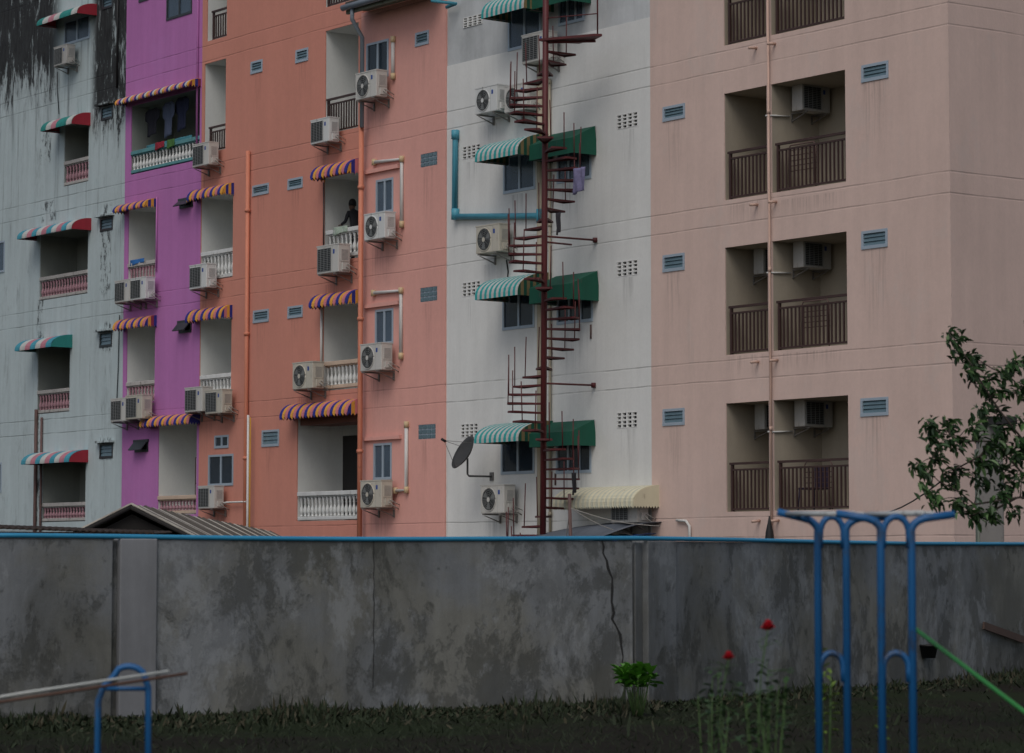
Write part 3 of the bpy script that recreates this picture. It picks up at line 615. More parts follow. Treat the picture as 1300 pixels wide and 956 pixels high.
vpipe(Cc,457.5,160,690,.06,M['opipe'],-.22); 
Cc.pipe([(S(412,300)[0],-.03,zf(412,316)),(S(412,300)[0],-.03,zf(412,232))],.018,M['brownpipe'],'conduit')
vpipe(Cc,408,392,470,.03,M['wpipe'],-.05,None,'conduit')
Cc.finish()
awning(237,283,297,232,255,tri,['aw_blue','aw_yel'],'upper striped awning at the purple seam, over a balcony with one air conditioner',gB)
awning(235,281,295,387,409,tri,['aw_blue','aw_yel','aw_pink'],'striped awning over the narrow orange balcony above two adjacent air conditioners',gB)
awning(394,441,460,201,228,tri,['aw_yel','aw_pink','aw_blue'],'striped awning over the balcony where a person stands',gB)
awning(392,442,460,367,391,tri,['aw_blue','aw_yel'],'striped awning over the balcony with the beige rail',gB)
awning(355,441,460,506,532,tri,['aw_blue','aw_pink','aw_yel'],'longest striped awning of the orange block, over the dark doorway',gB,step=.12)
ac(0,244,213,'air conditioner at the purple and orange seam, under the brown railed balcony',gac,.80)
ac(0,240,368,'single large air conditioner at the purple and orange seam, below a white balustrade',gac,.84)
ac(0,234,524,'left one of two air conditioners side by side below the narrow white balustrade',gac,.86)
ac(0,260,526,'right one of two air conditioners side by side below the narrow white balustrade',gac,.82)
ac(0,251,646,'air conditioner under the small curtained window, above the shed roof',gac,.78)
ac(0,394,184,'air conditioner below the brown railing near the roof gutter',gac,.80)
ac(0,402,349,'largest air conditioner of the orange block, under the balcony where a person stands',gac,.92)
ac(1,371,495,'round-fan air conditioner to the left of the beige-railed balcony',gac,.88)
# towel and person on balcony
cloth('towel','pale patterned towel lying over the white balustrade near the person','laundry',S(424,290)[0],S(442,290)[0],zf(433,291)-.1,zf(433,291)+.06,-.02,simple('pale_green_towelling',(.38,.46,.38),.9,var=.5,sc=20,streak=False),amp=.008)
def person():
    z0=FZ[2]; s_,_=S(452,280,.55)
    root=fthing('person','person in dark clothes leaning at the balcony balustrade beside the pale towel','person',s_,.55,z0)
    # facing -x (left along the balcony), leaning
    P={'pel':(.05,0,.86,.14),'sp':(0,0,1.0,.13),'ch':(-.06,0,1.13,.15),'nk':(-.12,0,1.24,.055),'h0':(-.15,0,1.28,.05),
       'sl':(-.07,-.17,1.17,.055),'el':(-.12,-.22,.96,.042),'hl':(-.28,-.24,.90,.03),'sr':(-.07,.17,1.17,.055),'er':(-.12,.22,.96,.042),'hr':(-.28,.2,.90,.03),
       'tl':(.04,-.09,.80,.09),'kl':(-.02,-.10,.45,.06),'al':(.03,-.1,.07,.042),'fl':(-.12,-.1,.04,.04),'tr':(.04,.09,.80,.09),'kr':(-.02,.10,.45,.06),'ar':(.03,.1,.07,.042),'fr':(-.12,.1,.04,.04)}
    Ed=[('pel','sp'),('sp','ch'),('ch','nk'),('nk','h0'),('ch','sl'),('sl','el'),('el','hl'),('ch','sr'),('sr','er'),('er','hr'),('pel','tl'),('tl','kl'),('kl','al'),('al','fl'),('pel','tr'),('tr','kr'),('kr','ar'),('ar','fr')]
    ks=list(P); me=bpy.data.meshes.new('body'); me.from_pydata([P[k][:3] for k in ks],[(ks.index(a),ks.index(b)) for a,b in Ed],[])
    o=bpy.data.objects.new('body',me); C.objects.link(o); o.parent=root
    md=o.modifiers.new('skin','SKIN'); 
    for i,k in enumerate(ks): me.skin_vertices[0].data[i].radius=(P[k][3],P[k][3])
    me.skin_vertices[0].data[0].use_root=True
    o.modifiers.new('sub','SUBSURF').levels=2; me.materials.append(simple('dark_clothing',(.02,.02,.025),.9))
    m=MB(); prof=[(.01,-.13),(.05,-.12),(.068,-.07),(.078,0),(.082,.05),(.07,.10),(.04,.13),(.005,.138)]; m.lathe(prof,14,(-.17,0,1.37)); m.tube([(-.24,0,1.36),(-.265,0,1.34),(-.245,0,1.325)],.012,6)
    m.build('head',simple('brown_skin',(.14,.075,.05),.6),root)
    m=MB(); m.lathe([(.09,-.02),(.093,.04),(.08,.10),(.05,.14),(.01,.152)],14,(-.155,0,1.375)); m.build('hair',simple('black_hair',(.01,.009,.009),.7),root)
    for q in (-.23,.2):
        m=MB(); 
        for i in range(4): a=-.03+.02*i; m.tube([(-.29,q+a,.9),(-.335,q+a*1.3,.892),(-.36+abs(i-1.5)*.008,q+a*1.4,.875)],.008,6)
        m.tube([(-.29,q+.03,.9),(-.31,q+.055,.895)],.009,6); m.build('hand',bpy.data.materials['brown_skin'],root)
person()
# ---- D peach
sD1=S(567,340)[0]; yD=-.03
D=Bld('apartment_building','peach-coloured block with a gutter along its eave, between the orange and the white one',sC1,sD1-.004,14.35,M['peach'],yD)
def RD(*a): return RB(*a,y=yD)
D.window(RD(466,493,50,102),'slider',(.0,.5)); D.window(RD(478,499,226,271),'slider',(0,.45)); D.window(RD(477,499,392,437),'slider',(0,.5)); D.window(RD(475,497,563,608),'slider',(0,.55))
D.window(RD(528,544,39,58),'louvre')
for q in ((534,555,192,213),(533.5,555,363,384),(531,553,538,558)): D.glassblock(RD(*q))
for x0,x1,yy in ((464,508,218),(464,508,388),(462,510,556)):
    s0=S(x0,yy,yD)[0]; s1=S(x1,yy,yD)[0]; z=S(x0,yy+4,yD)[1]; m=MB(); m.box(s0,s1,yD-.07,yD-.0,z,z+.09); D.part(m,'ledge',M['peach'])
def PW(px,py,o=-.04): a=S(px,py,yD+o); return (a[0],yD+o,a[1])
for i,pts in enumerate(([(499,50),(499,97)],[(475,206),(510,202),(510,285)],[(474,372),(509,369),(509,452)],[(516,539),(516,622),(502,623)])):
    m=MB(); m.tube([PW(*p) for p in pts],.045,8); o=D.part(m,'conduit',M['wpipe'])
    for p in pts: m=MB(); c=PW(*p); m.lathe([(.06,-.07),(.06,.07)],8,c); D.part(m,'pipe_fitting',M['fitting'],o)
D.finish(3.0)
# eave, gutter and set-back upper wall
gz=S(462,23,yD-.5)[1]
m=MB(); x0=S(436,20,yD-.65)[0]; x1=sD1+.0
m.add([(x0,yD-.6,14.42),(x1,yD-.6,14.42),(x1,3.2,15.75),(x0,3.2,15.75),(x0,yD-.6,14.50),(x1,yD-.6,14.50),(x1,3.2,15.83),(x0,3.2,15.83)],[(0,3,2,1),(4,5,6,7),(0,1,5,4),(1,2,6,5),(2,3,7,6),(3,0,4,7)]); rf=D.part(m,'roof',simple('dark_roof_sheet',(.07,.065,.06),.8,dirt=.3))
m=MB(); m.box(x0,x1,yD-.58,yD-.52,14.22,14.415); m.box(x0+.02,x1,yD-.515,yD-.002,14.355,14.385); D.part(m,'fascia',simple('faded_olive_fascia',(.16,.17,.13),.8,dirt=.3),rf)
m=MB(); m.tube([(x0-.02,yD-.66,14.36),(x1,yD-.66,14.36)],.075,8); D.part(m,'gutter',M['gpipe'],rf)
m=MB(); m.box(x0+1.5,x1-.01,2.9,9,14.4,19); D.part(m,'upper_wall',simple('ochre_render',(.5,.25,.12),.8))
gx=S(441,25,yD-.62)[0]; bx=S(458,60,-.3)[0]
m=MB(); m.tube([(gx+.2,yD-.62,14.3),(gx+.2,yD-.62,14.05),(bx,-.26,S(458,48,-.26)[1]),(bx,-.26,S(458,162,-.26)[1])],.05,8); D.part(m,'downpipe',M['gpipe'])
a=S(541,0,yD-.7); m=MB(); m.tube([(a[0],yD-.62,a[1]+.3),(a[0],yD-.55,a[1]),(a[0]+.3,yD-.1,a[1]-.06),(S(566,9,yD-.1)[0],yD-.08,S(566,9,yD-.1)[1])],.04,8); D.part(m,'conduit',M['tpipe'])
ac(1,451,128,'air conditioner on a shelf below the highest peach-block window, near the gutter',gac,.86,yD)
ac(1,462,306,'air conditioner below the peach-block window second from the top',gac,.84,yD)
ac(1,457,472,'air conditioner below the peach-block window third from the top',gac,.86,yD)
ac(1,457,645,'lowest air conditioner of the peach block, just above the concrete wall',gac,.86,yD)
# ---- E white
sE1=S(826.5,300)[0]; zs=S(700,52)[1]
Eb=Bld('apartment_building','off-white apartment block with bare cement top behind the red spiral stair',sD1,sE1-.004,19.5,M['white'],0.0,zs,M['cement'])
for q in ((588,612,17,36),): Eb.ventblock(RB(*q))
for q in ((587,610,182,203),(587,610,356,377),(585,607,537,556),(783,810,141,165),(783,810,329,352),(783,809.5,522,544)): Eb.ventblock(RB(*q))
h=RB(646,686,0,62); Eb.window((h[0],h[1],zs+.02,h[3]+.2),'slider',(.0,.12))
h=RB(710,741,-15,44); Eb.window((h[0],h[1],zs+.3,h[3]),'triple',(0,.7))
Eb.window(RB(640,679,192,245),'slider'); Eb.window(RB(639,678,368,418),'slider'); Eb.window(RB(637,678,555,601),'slider',(0,.3,M['curtainred']))
Eb.window(RB(708,750,178,232),'triple',(.2,1)); Eb.window(RB(708,752,365,411),'triple',(.3,1.0)); Eb.window(RB(707,750,553,600),'triple')
def PE(px,py,o=-.07): a=S(px,py,o); return (a[0],o,a[1])
Eb.pipe([PE(577,166),PE(578,172),PE(577,276),PE(578,275),PE(683,274),PE(687,274)],.065,M['tpipe'],'water_pipe')
m=MB(); 
for p,l in (((578,171),.1),((578,272),.12),((686,274),.14)): m=MB(); m.lathe([(.09,-l),(.09,l)],8,PE(*p)); Eb.part(m,'pipe_fitting',M['tpipe'])
vpipe(Eb,686,60,690,.075,M['bpipe'],-.08,3.04); vpipe(Eb,698,100,690,.03,M['bpipe'],-.05,1.52,'conduit')
Eb.pipe([PE(643,372,-.02),PE(645,345,-.02),PE(643,330,-.02)],.015,M['black'],'cable')
for px in (750,705): Eb.pipe([PE(px,412 if px==750 else 601,-.015),PE(px,430 if px==750 else 616,-.015)],.02,M['brownpipe'],'bracket')
Eb.finish()
gE='green awnings of the off-white block'
cc=['aw_teal','aw_white']
kw=dict(step=.085,scallop=0,val=.18,thick=None)
awning(611,665,703,-16,24,cc,['aw_green','aw_gold'],'teal and white barrel awning highest on the off-white block',gE,**kw)
awning(603,657,700,170,206,cc,['aw_green','aw_gold'],'teal and white barrel awning beside the elbow of the blue pipe',gE,**kw)
awning(603,657,700,346,381,cc,['aw_green','aw_gold'],'teal and white barrel awning midway down the off-white block',gE,**kw)
awning(602,658,702,534,563,cc,['aw_green','aw_gold'],'teal and white barrel awning directly above the satellite dish',gE,**kw)
kg=dict(step=.085,scallop=0,val=.52,style='slope',thick=None)
awning(668,722,750,-28,14,['aw_green'],['aw_green'],'plain green sloping awning over the spiral stair landing, cut by the top of the photo',gE,**kg)
awning(672,727,757,160,204,['aw_green'],['aw_green'],'plain green sloping awning right of the stair pole, second from the top',gE,**kg)
awning(672,725,760,344,386,['aw_green'],['aw_green'],'plain green sloping awning right of the stair pole, third from the top',gE,**kg)
awning(672,725,756,533,568,['aw_green'],['aw_green'],'lowest plain green sloping awning, above the cream awning',gE,**kg)
awning(702,804,837,616,646,['aw_cream','aw_cream2'],['aw_cream'],'cream ribbed barrel awning low on the off-white block',None,step=.075,scallop=.05,val=.25)
ac(0,662,82,'air conditioner with a square dark grille below the highest window behind the stair',gac,.86)
ac(1,603,146,'round-fan air conditioner left of another one above the blue pipe',gac,.80)
ac(1,640,144,'round-fan air conditioner half hidden behind the upper turn of the spiral stair',gac,.80)
ac(1,604,323,'round-fan air conditioner just under the horizontal run of the blue pipe',gac,.84)
ac(1,610,652,'round-fan air conditioner below the satellite dish',gac,.84)
ac(2,775,664,'grimy air conditioner in the shade under the cream awning',gac,.84)
# satellite dish
def dish():
    c=S(596,583,-.62); mnt=S(625,605)
    root=fthing('satellite_dish','dark grey satellite dish on a bent arm fixed to the off-white wall','satellite dish',mnt[0],0,mnt[1])
    m=MB(); m.tube([(0,0,0),(0,-.62,0),(0,-.66,.04),(0,-.66,.38)],.022,8); m.box(-.06,.06,-.03,0,-.09,.09); m.build('arm',M['dishrib'],root)
    dsh=bpy.data.objects.new('x',None)
    m=MB(); n=24; Rr=.40; vs=[]; fs=[]
    for j in range(7):
        r=Rr*j/6
        for k in range(n): a=2*PI*k/n; vs.append((r*math.cos(a),r*math.sin(a),.32*(r*r)/(Rr*1.0)))
    for j in range(6):
        for k in range(n): fs.append((j*n+k,j*n+(k+1)%n,(j+1)*n+(k+1)%n,(j+1)*n+k))
    m.add(vs,fs,0,True); o=m.build('reflector',M['dish'],root); solid(o,.012)
    # axis points to world left and up
    bpy.data.objects.remove(dsh)
    ax=Vector((-.80,-.36,.48)).normalized(); loc=Matrix.Rotation(-ROT,3,'Z')@ax
    q=loc.to_track_quat('Z','Y'); o.rotation_mode='QUATERNION'; o.rotation_quaternion=q; o.location=(0,-.66,.45)
    ctr=Vector((0,-.66,.45)); lnb=ctr+loc*.62+Vector((0,0,.0))
    m=MB(); 
    for k in range(3):
        a=2*PI*k/3+.6; e=ctr+q@Vector((Rr*.96*math.cos(a),Rr*.96*math.sin(a),.12)); m.tube([e,lnb],.006,5)
    m.build('feed_strut',M['dishrib'],root)
    m=MB(); m.tube([lnb-loc*.04,lnb+loc*.07],.03,8); m.build('receiver_head',M['black'],root)
dish()
# ---- F salmon
sF1=4.83
Fb=Bld('apartment_building','large pale salmon apartment block at the right with brown railed balconies',sE1,sF1,19.5,M['salmon'],-.006)
sl=(S(920,190)[0],S(974,190)[0]); sr=(S(979.5,190)[0],S(1074,190)[0])
for i,z in enumerate(FZ[:4]):
    for j,(a,b) in enumerate((sl,sr)):
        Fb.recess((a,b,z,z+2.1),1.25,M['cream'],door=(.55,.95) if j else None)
        railing(Fb,a+(.10 if j==0 else .12),b-.003,z+.02,z+.95,M['brown'])
for q in ((842.5,869,132,153),(842.5,868.5,322,344),(842.5,868.5,519,539),(1095,1127,78,103),(1095,1126,291,315),(1094,1127,505,527)): Fb.window(RB(*q,y=-.006),'louvre')
vpipe(Fb,977,-40,690,.024,M['spipe'],-.06,3.04)
for z in FZ[:4]:
    for px in (963,987):
        s_=S(px,400)[0]; m=MB(); m.tube([(s_,-.006,z-.18),(s_,-.2,z-.2)],.03,6); Fb.part(m,'drain_spout',M['spipe'])
for z in FZ[:3]:
    s_=S(977,400)[0]; m=MB(); m.tube([(s_,-.06,z+1.50),(s_+.02,-.07,z+1.50),(sr[0]+.02,.02,z+1.5),(sr[0]+.03,.45,z+1.52)],.018,6); Fb.part(m,'condensate_pipe',M['wpipe'])
m=MB(); q=S(874,668); m.tube([(q[0]-.3,-.05,q[1]+.12),(q[0],-.06,q[1]+.1),(q[0]+.1,-.06,q[1]),(q[0]+.1,-.06,q[1]-.5)],.03,6); Fb.part(m,'conduit',M['wpipe'])
Fb.finish(16.0)
gF='air conditioners inside the salmon block balconies'
for i,(j,nm) in enumerate((((3-1,1),'topmost wide salmon balcony showing a full opening'),)): pass
def acF(side,fl,label):
    a=(sl if side==0 else sr)[0]; ac(2,0,0,label,gF,.74,place=(a+.12,(.42 if side else .62),FZ[fl]+1.60),rz=PI/2)
acF(1,2,'shaded air conditioner in the highest salmon balcony that shows its whole opening')
acF(1,1,'shaded air conditioner in the wide middle-row salmon balcony right of the pipe')
acF(0,1,'shaded air conditioner in the narrow middle-row salmon balcony left of the pipe')
acF(1,0,'shaded air conditioner in the lowest wide salmon balcony, above the drying rack and chair')
acF(0,0,'shaded air conditioner in the lowest narrow salmon balcony')
def rack(px,fl,label,w=.75):
    s_=S(px,400,.3)[0]; root=fthing('drying_rack',label,'drying rack',s_,.3,FZ[fl],'folding drying racks behind the brown railings'); m=MB()
    m.tube([(0,0,0),(0,.0,.85),(.05,0,.92),(w-.05,0,.92),(w,0,.85),(w,0,0)],.013,6); m.build('frame',M['brownpipe'],root)
    m=MB()
    for i in range(5): z=.42+.1*i; m.tube([(0,0,z),(w,.02,z)],.009,5)
    m.build('rungs',M['brownpipe'],root)
rack(1003,2,'drying rack behind the brown railing of the balcony third from the bottom'); rack(1018,1,'drying rack behind the brown railing of the middle wide balcony'); rack(1020,0,'drying rack standing behind a chair in the lowest wide balcony')
def chair():
    s_=S(1034,620,.6)[0]; root=fthing('chair','dark purple chair in the lowest wide salmon balcony','chair',s_,.6,FZ[0]); mt=simple('dark_purple_plastic',(.03,.02,.05),.5)
    m=MB(); m.box(-.22,.22,-.22,.2,.40,.44); bevel(m.build('seat',mt,root))
    m=MB(); m.box(-.2,.2,.18,.22,.44,.86); bevel(m.build('backrest',mt,root))
    for x in (-.2,.2):
        for y in (-.2,.18): m=MB(); m.tube([(x*1.1,y*1.1,0),(x,y,.41)],.016,6); m.build('leg',mt,root)
chair()
cloth('blanket','blue blanket hanging behind the railing of the highest wide salmon balcony','laundry',S(998,10,.25)[0],S(1025,10,.25)[0],FZ[3]+.72,FZ[3]+.98,.25,simple('blue_blanket_cloth',(.07,.17,.30),.9))
# cable from salmon block to the tree
a=S(1074,651); b=S(1150,628); 
m=MB(); pa=W(a[0],-.02,a[1]); pb=G(1205,603,40); pts=[pa.lerp(pb,i/10)+Vector((0,0,-.25*math.sin(PI*i/10))) for i in range(11)]; m.tube([p-pa for p in pts],.012,5); o=m.build('cable',M['black']); o.location=pa; tag(o,'thin dark cable sagging from the salmon block towards the tree','cable')
# ================================================================== SPIRAL STAIR
def stair():
    yP=-1.4; s_,_=S(691,340,yP); base=W(s_,yP,0)
    root=thing('spiral_staircase','rusty red steel spiral staircase winding up in front of the off-white block','spiral staircase',base,0)
    zL=(S(691,130,yP)[1]-6.08+S(691,326,yP)[1]-3.04+S(691,512,yP)[1])/3
    zLand=S(691,49,yP)[1]
    m=MB(); m.tube([(-.045,0,0),(.06,0,17)],.062,12); m.build('pole',M['maroon'],root)
    rise=3.04/16; Rr=.74; 
    k0=int((zL-.2)/rise)
    z=zL-rise*k0
    me_t=None
    def mk_tread():
        m=MB(); a=R(13); n=4
        poly=[(.05,-.03)]+[(Rr*math.cos(-a+2*a*i/n),Rr*math.sin(-a+2*a*i/n)) for i in range(n+1)]+[(.05,.03)]
        m.prism(poly,-.005,.006)
        # folded lips
        for sg in (-1,1):
            p=Vector((.05,.03*sg)); q=Vector((Rr*math.cos(a),Rr*math.sin(a)*sg)); t_=(q-p).normalized(); nn=Vector((-t_.y,t_.x))*.004
            m.prism([(p.x-nn.x,p.y-nn.y),(q.x-nn.x,q.y-nn.y),(q.x+nn.x,q.y+nn.y),(p.x+nn.x,p.y+nn.y)],-.034,-.006)
        q0=(Rr*math.cos(a),Rr*math.sin(a))
        m.prism([(q0[0]-.006,-q0[1]),(q0[0]+.002,-q0[1]),(Rr+.002,0),(q0[0]+.002,q0[1]),(q0[0]-.006,q0[1]),(Rr-.008,0)],-.034,-.0055)
        return m
    tr0=None; rod0=None; i=0
    while z<zLand-.06:
        ang=PI+(zL-z)/3.04*2*PI
        if tr0 is None:
            tr=tr0=mk_tread().build('tread',M['maroon'],root); m=MB(); m.tube([(0,0,-.03),(0,0,.84)],.013,6); rod=rod0=m.build('baluster_rod',M['maroon'],root)
        else:
            tr=tr0.copy(); C.objects.link(tr); tr.parent=root; rod=rod0.copy(); C.objects.link(rod); rod.parent=root
        lean=-.045+.105*z/17
        tr.location=(lean,0,z); tr.rotation_euler=(random.uniform(-.03,.03),random.uniform(-.02,.02),ang+random.uniform(-.03,.03))
        rod.location=(lean+(Rr-.01)*math.cos(ang+.15),(Rr-.01)*math.sin(ang+.15),z); rod.rotation_euler=(random.uniform(-.03,.03),random.uniform(-.03,.03),0); rod.scale=(1,1,random.uniform(.85,1.04))
        z+=rise; i+=1
    # landing and struts are laid out in facade axes
    def L(s,y,z): p=W(s,y,z)-base; return (p.x,p.y,p.z)
    m=MB(); poly=[L(s_+a,yP+b,0)[:2] for a,b in ((-.06,-.1),(1.05,.48),(1.12,.62),(.75,.74),(.19,.76),(-.1,.15))]
    m.prism(poly,zLand-.05,zLand)
    m.build('landing',M['maroon'],root)
    for pts in ([L(s_,yP,zLand-.08),L(s_+.75,-.65,zLand-.08)],):
        m=MB(); m.tube(pts,.028,6); m.build('landing_beam',M['maroon'],root)
    m=MB(); q=(s_+1.05,yP+.56); m.tube([L(*q,zLand),L(*q,zLand+1.5)],.018,6); m.tube([L(*q,zLand+.42),L(s_,yP,zLand+.42)],.012,6); m.build('landing_rail',M['maroon'],root)
    for py,dy in ((305,0),(489,0)):
        zz=S(757,py)[1]; s2=S(757 if py==305 else 755,py)[0]; m=MB(); m.tube([L(s_,yP,zz-.02),L(s2,0,zz)],.022,6); m.lathe([(.05,-.05),(.05,.05)],8,L(s2,-.03,zz)); m.build('wall_strut',M['maroon'],root)
    m=MB(); zz=S(727,311,-.6)[1]; m.tube([L(s_,yP,zz),L(s_-.06,-.65,zz)],.02,6); m.build('wall_strut',M['maroon'],root)
    return base,zL,s_
sb_,zL_,sS=stair()
def rag(px,py,w,h,y,label,mat):
    s_,z=S(px,py,y); cloth('rag',label,'laundry',s_-w/2,s_+w/2,z-h,z,y,mat,group=None,amp=.03)
rag(735,213,.42,.5,-1.25,'purple and white cloth knotted to the spiral stair by the second window',simple('purple_white_cloth',(.16,.15,.26),.9,var=.8,sc=9,streak=False))
rag(709,270,.16,.42,-1.55,'dark rag dangling from a stair tread above the red strut',simple('dark_rag_cloth',(.03,.028,.035),.9))
rag(729,600,.14,.42,-1.3,'black rag dangling from the lowest turn of the stair above the cream awning',simple('black_rag_cloth',(.015,.014,.018),.9))
# ---- under the cream awning
a=S(690,680,-1.4); 
def tarp():
    p0=S(692,682,-1.7); p1=S(838,672,-.4); s0=S(700,680,-1.2)[0]; s1=S(838,672,-.05)[0]; z=S(780,664,-1)[1]
    root=fthing('tarpaulin','sagging grey tarpaulin with a blue edge under the cream awning','tarpaulin',s0,0,z-.45)
    for nm,mt,zo,yo,ex in (('grey_sheet',simple('grey_tarpaulin',(.10,.115,.14),.6),.45,0,0),('blue_sheet',simple('blue_tarpaulin',(.02,.05,.17),.6),.22,-.15,-.3)):
        m=MB(); nx,ny=20,8; Wd=s1-s0
        for i in range(nx+1):
            for j in range(ny+1):
                u=i/nx; v=j/ny; m.v.append((Wd*u,-1.7*v+yo,zo-.30*v*v-.12*math.sin(PI*((u*2)%1))*v-.03*math.sin(u*17+v*4)))
        for i in range(nx):
            for j in range(ny): q=i*(ny+1)+j; m.f.append([q,q+1,q+ny+2,q+ny+1]); m.m.append(0); m.sm.append(True)
        solid(m.build(nm,mt,root),.01)
    m=MB(); pz=S(724,627,-1.7)[1]; x=S(725,660,-1.75)[0]-s0
    m.tube([(x-.05,-1.75,pz-(z-.45)),(x+.05,-1.75,-(z-.45))],.035,8); m.build('post',M['brownpipe'],root)
    m=MB(); c=Vector((x-.02,-1.76,pz-(z-.45)-.28))
    e=S(838,668,-.3)
    for tgt in (Vector((e[0]-s0,-.3,e[1]-(z-.45))),Vector((x-.75,-1.4,-.25)),Vector((S(806,690,-.6)[0]-s0,-.6,.2))):
        m.tube([c.lerp(tgt,i/8)+Vector((0,0,-.08*math.sin(PI*i/8))) for i in range(9)],.009,5)
    m.build('rope',M['hose'],root)
tarp()
# finial-like tied black bundle at the foot of the salmon pipe
p=S(977,681,-.3); r=fthing('folded_umbrella','black folded umbrella standing at the foot of the salmon pipe','umbrella',p[0],-.3,0); m=MB(); zt=S(977,655,-.3)[1]; m.lathe([(.02,zt-1.3),(.09,zt-.75),(.10,zt-.55),(.075,zt-.3),(.03,zt-.1),(.012,zt)],10); m.build('canopy',M['black'],r); m=MB(); m.tube([(0,0,0),(0,0,zt-1.2)],.015,6); m.build('shaft',M['steel'],r)
# ================================================================== SHED, LEAN-TO, POLE
def shed():
    f=G(166,645,38); b=G(343,678,62); zr=f.z; root=thing('shed','low shed with weathered grey fibre-cement roof sheets below the orange block','shed',(f.x,f.y,0))
    L=b.y-f.y; dz=b.z-f.z; dx=b.x-f.x
    for side in (1,-1):
        m=MB(); ny=int(L/.8)*8; run=3.2*(1 if side>0 else .9); drop=run*.5
        vs=[];fs=[]
        for i in range(ny+1):
            t=((i//8)+(i%8)*.96/7)*8/ny; ph=(i%8)/8
            wv=.06*(1-ph)+.012*math.sin(i*2.1)
            for j in range(5):
                q=j/4; vs.append((dx*t+side*run*q,L*t,zr+dz*t-drop*q+wv-.02*q*0))
        for i in range(ny):
            for j in range(4): a=i*5+j; fs.append((a,a+1,a+6,a+5) if side>0 else (a,a+5,a+6,a+1))
        m.add(vs,fs,0,False)
        for q_ in range(len(fs)):
            if (q_//4)%8==7: m.m[q_]=1  # step faces coloured dark to draw the shadow line at each lap
        solid(m.build('roof_slope',[M['fiber'],simple('lap_shade_edge',(.09,.08,.07),.9)],root),.02)
    dk=simple('near_black_boards',(.02,.018,.017),.9)  # one near-black colour for gable, side walls and bargeboards
    m=MB(); m.add([(-2.7,.12,0),(3.0,.12,0),(3.0,.12,zr-1.55),(0,.12,zr-.08),(-2.7,.12,zr-1.45),(-2.7,.22,0),(3.0,.22,0),(3.0,.22,zr-1.55),(0,.22,zr-.08),(-2.7,.22,zr-1.45)],[(0,1,2,3,4),(9,8,7,6,5)]); m.build('gable',dk,root)
    m=MB(); m.box(2.9,3.0,.25,L,0,zr-1.62); m.box(-2.8,-2.7,.25,L,0,zr-1.5); m.build('side_wall',dk,root)
    m=MB(); m.tube([(0,0,zr+.01),(3.1,0,zr-1.53)],.03,6); m.tube([(0,0,zr+.01),(-2.8,0,zr-1.4)],.03,6); m.build('bargeboard',dk,root)
shed()
def leanto():
    a=G(-60,663,36); b=G(195,672,36); root=thing('lean_to','low rusty dark roof left of the shed gable, just above the concrete wall','lean-to roof',(a.x,36,0)); Wd=b.x-a.x
    m=MB(); n=60
    for i in range(n):
        x=Wd*i/n; x1=Wd*(i+1)/n; za=a.z+(b.z-a.z)*i/n; w=.02*(i%2)
        m.add([(x,0,za+w-.06),(x1,0,za+.02-w-.06),(x1,2.2,za+.02-.02-w),(x,2.2,za-.02+w)],[(0,1,2,3)])
    rust=simple('rusty_dark_sheet',(.035,.025,.02),.85,dirt=.5,dcol=(.09,.045,.025))
    solid(m.build('roof',rust,root),.015)
    m=MB(); m.box(0,Wd,.02,.08,a.z-.22,a.z-.12); m.build('fascia',rust,root)
    m=MB(); 
    m.box(0,Wd,.3,.4,0,a.z-.25); m.build('wall',simple('dark_plank_wall',(.03,.028,.027),.9),root)
leanto()
def pole():
    p=G(1258,700,44); root=thing('utility_pole','square concrete utility pole with a black lamp behind the tree','pole',(p.x,44,0)); top=G(1258,538,44).z
    m=MB(); m.prism([(-.19,-.14),(.19,-.14),(.19,.14),(-.19,.14)],0,top); bevel(m.build('shaft',simple('grey_pole_concrete',(.20,.19,.18),.85,dirt=.25),root),.03)
    m=MB(); m.box(-.22,-.19,-.10,.10,.5,top-.4); m.build('cable_cover',simple('pale_green_cover',(.20,.23,.19),.8),root)
    m=MB(); m.box(-.05,.38,-.32,-.16,top-.02,top+.10); m.add([(.1,-.34,top-.03),(.4,-.34,top+.04),(.4,-.14,top+.04),(.1,-.14,top-.03)],[(0,1,2,3)]); m.build('lamp_head',M['black'],root)
    m=MB(); m.tube([(.05,-.14,top-.1),(.15,-.24,top)],.02,6); m.build('lamp_arm',M['black'],root)
pole()
# ================================================================== COMPOUND WALL
PA=Vector(((-80-650)/F*28.4,28.4)); PB=Vector(((812-650)/F*32,32)); PC=Vector(((1420-650)/F*43.2,43.2)); ZT=1.845
wroot=thing('compound_wall','long stained grey concrete wall crossing the whole foreground','wall',(PA.x,PA.y,0))
def run(P,Q,spans):
    d=(Q-P); L=d.length; ang=math.atan2(d.y,d.x); off=P-PA
    for (a,b,th,fr,mt,nm,zt) in spans:
        m=MB(); m.box(a,b,-fr,th,0,zt); o=m.build(nm,mt,wroot); o.location=(off.x,off.y,0); o.rotation_euler=(0,0,ang); bevel(o,.012)
    return L,ang
d=(PB-PA).normalized(); L=(PB-PA).length
def along(px,P,Q):  # distance along the run where the column px looks at it
    k=(px-650)/F; dd=(Q-P).normalized(); t=(k*P.y-P.x)/(dd.x-k*dd.y); return t
l=[along(x,PA,PB) for x in (145,153,200)]
run(PA,PB,[(-.5,l[0],.18,0,M['concrete'],'wall_panel',ZT),(l[0]-.01,l[1]+.01,.16,-.07,M['concrete'],'recessed_joint',ZT-.01),(l[1],l[2],.2,.035,M['pil'],'pilaster',ZT+.003),(l[2],along(803,PA,PB),.18,0,M['concrete'],'wall_panel',ZT),(along(803,PA,PB)-.01,L-.02,.16,-.07,M['concrete'],'recessed_joint',ZT-.01)])
L2=(PC-PB).length; q=along(856,PB,PC); q0=along(820,PB,PC)
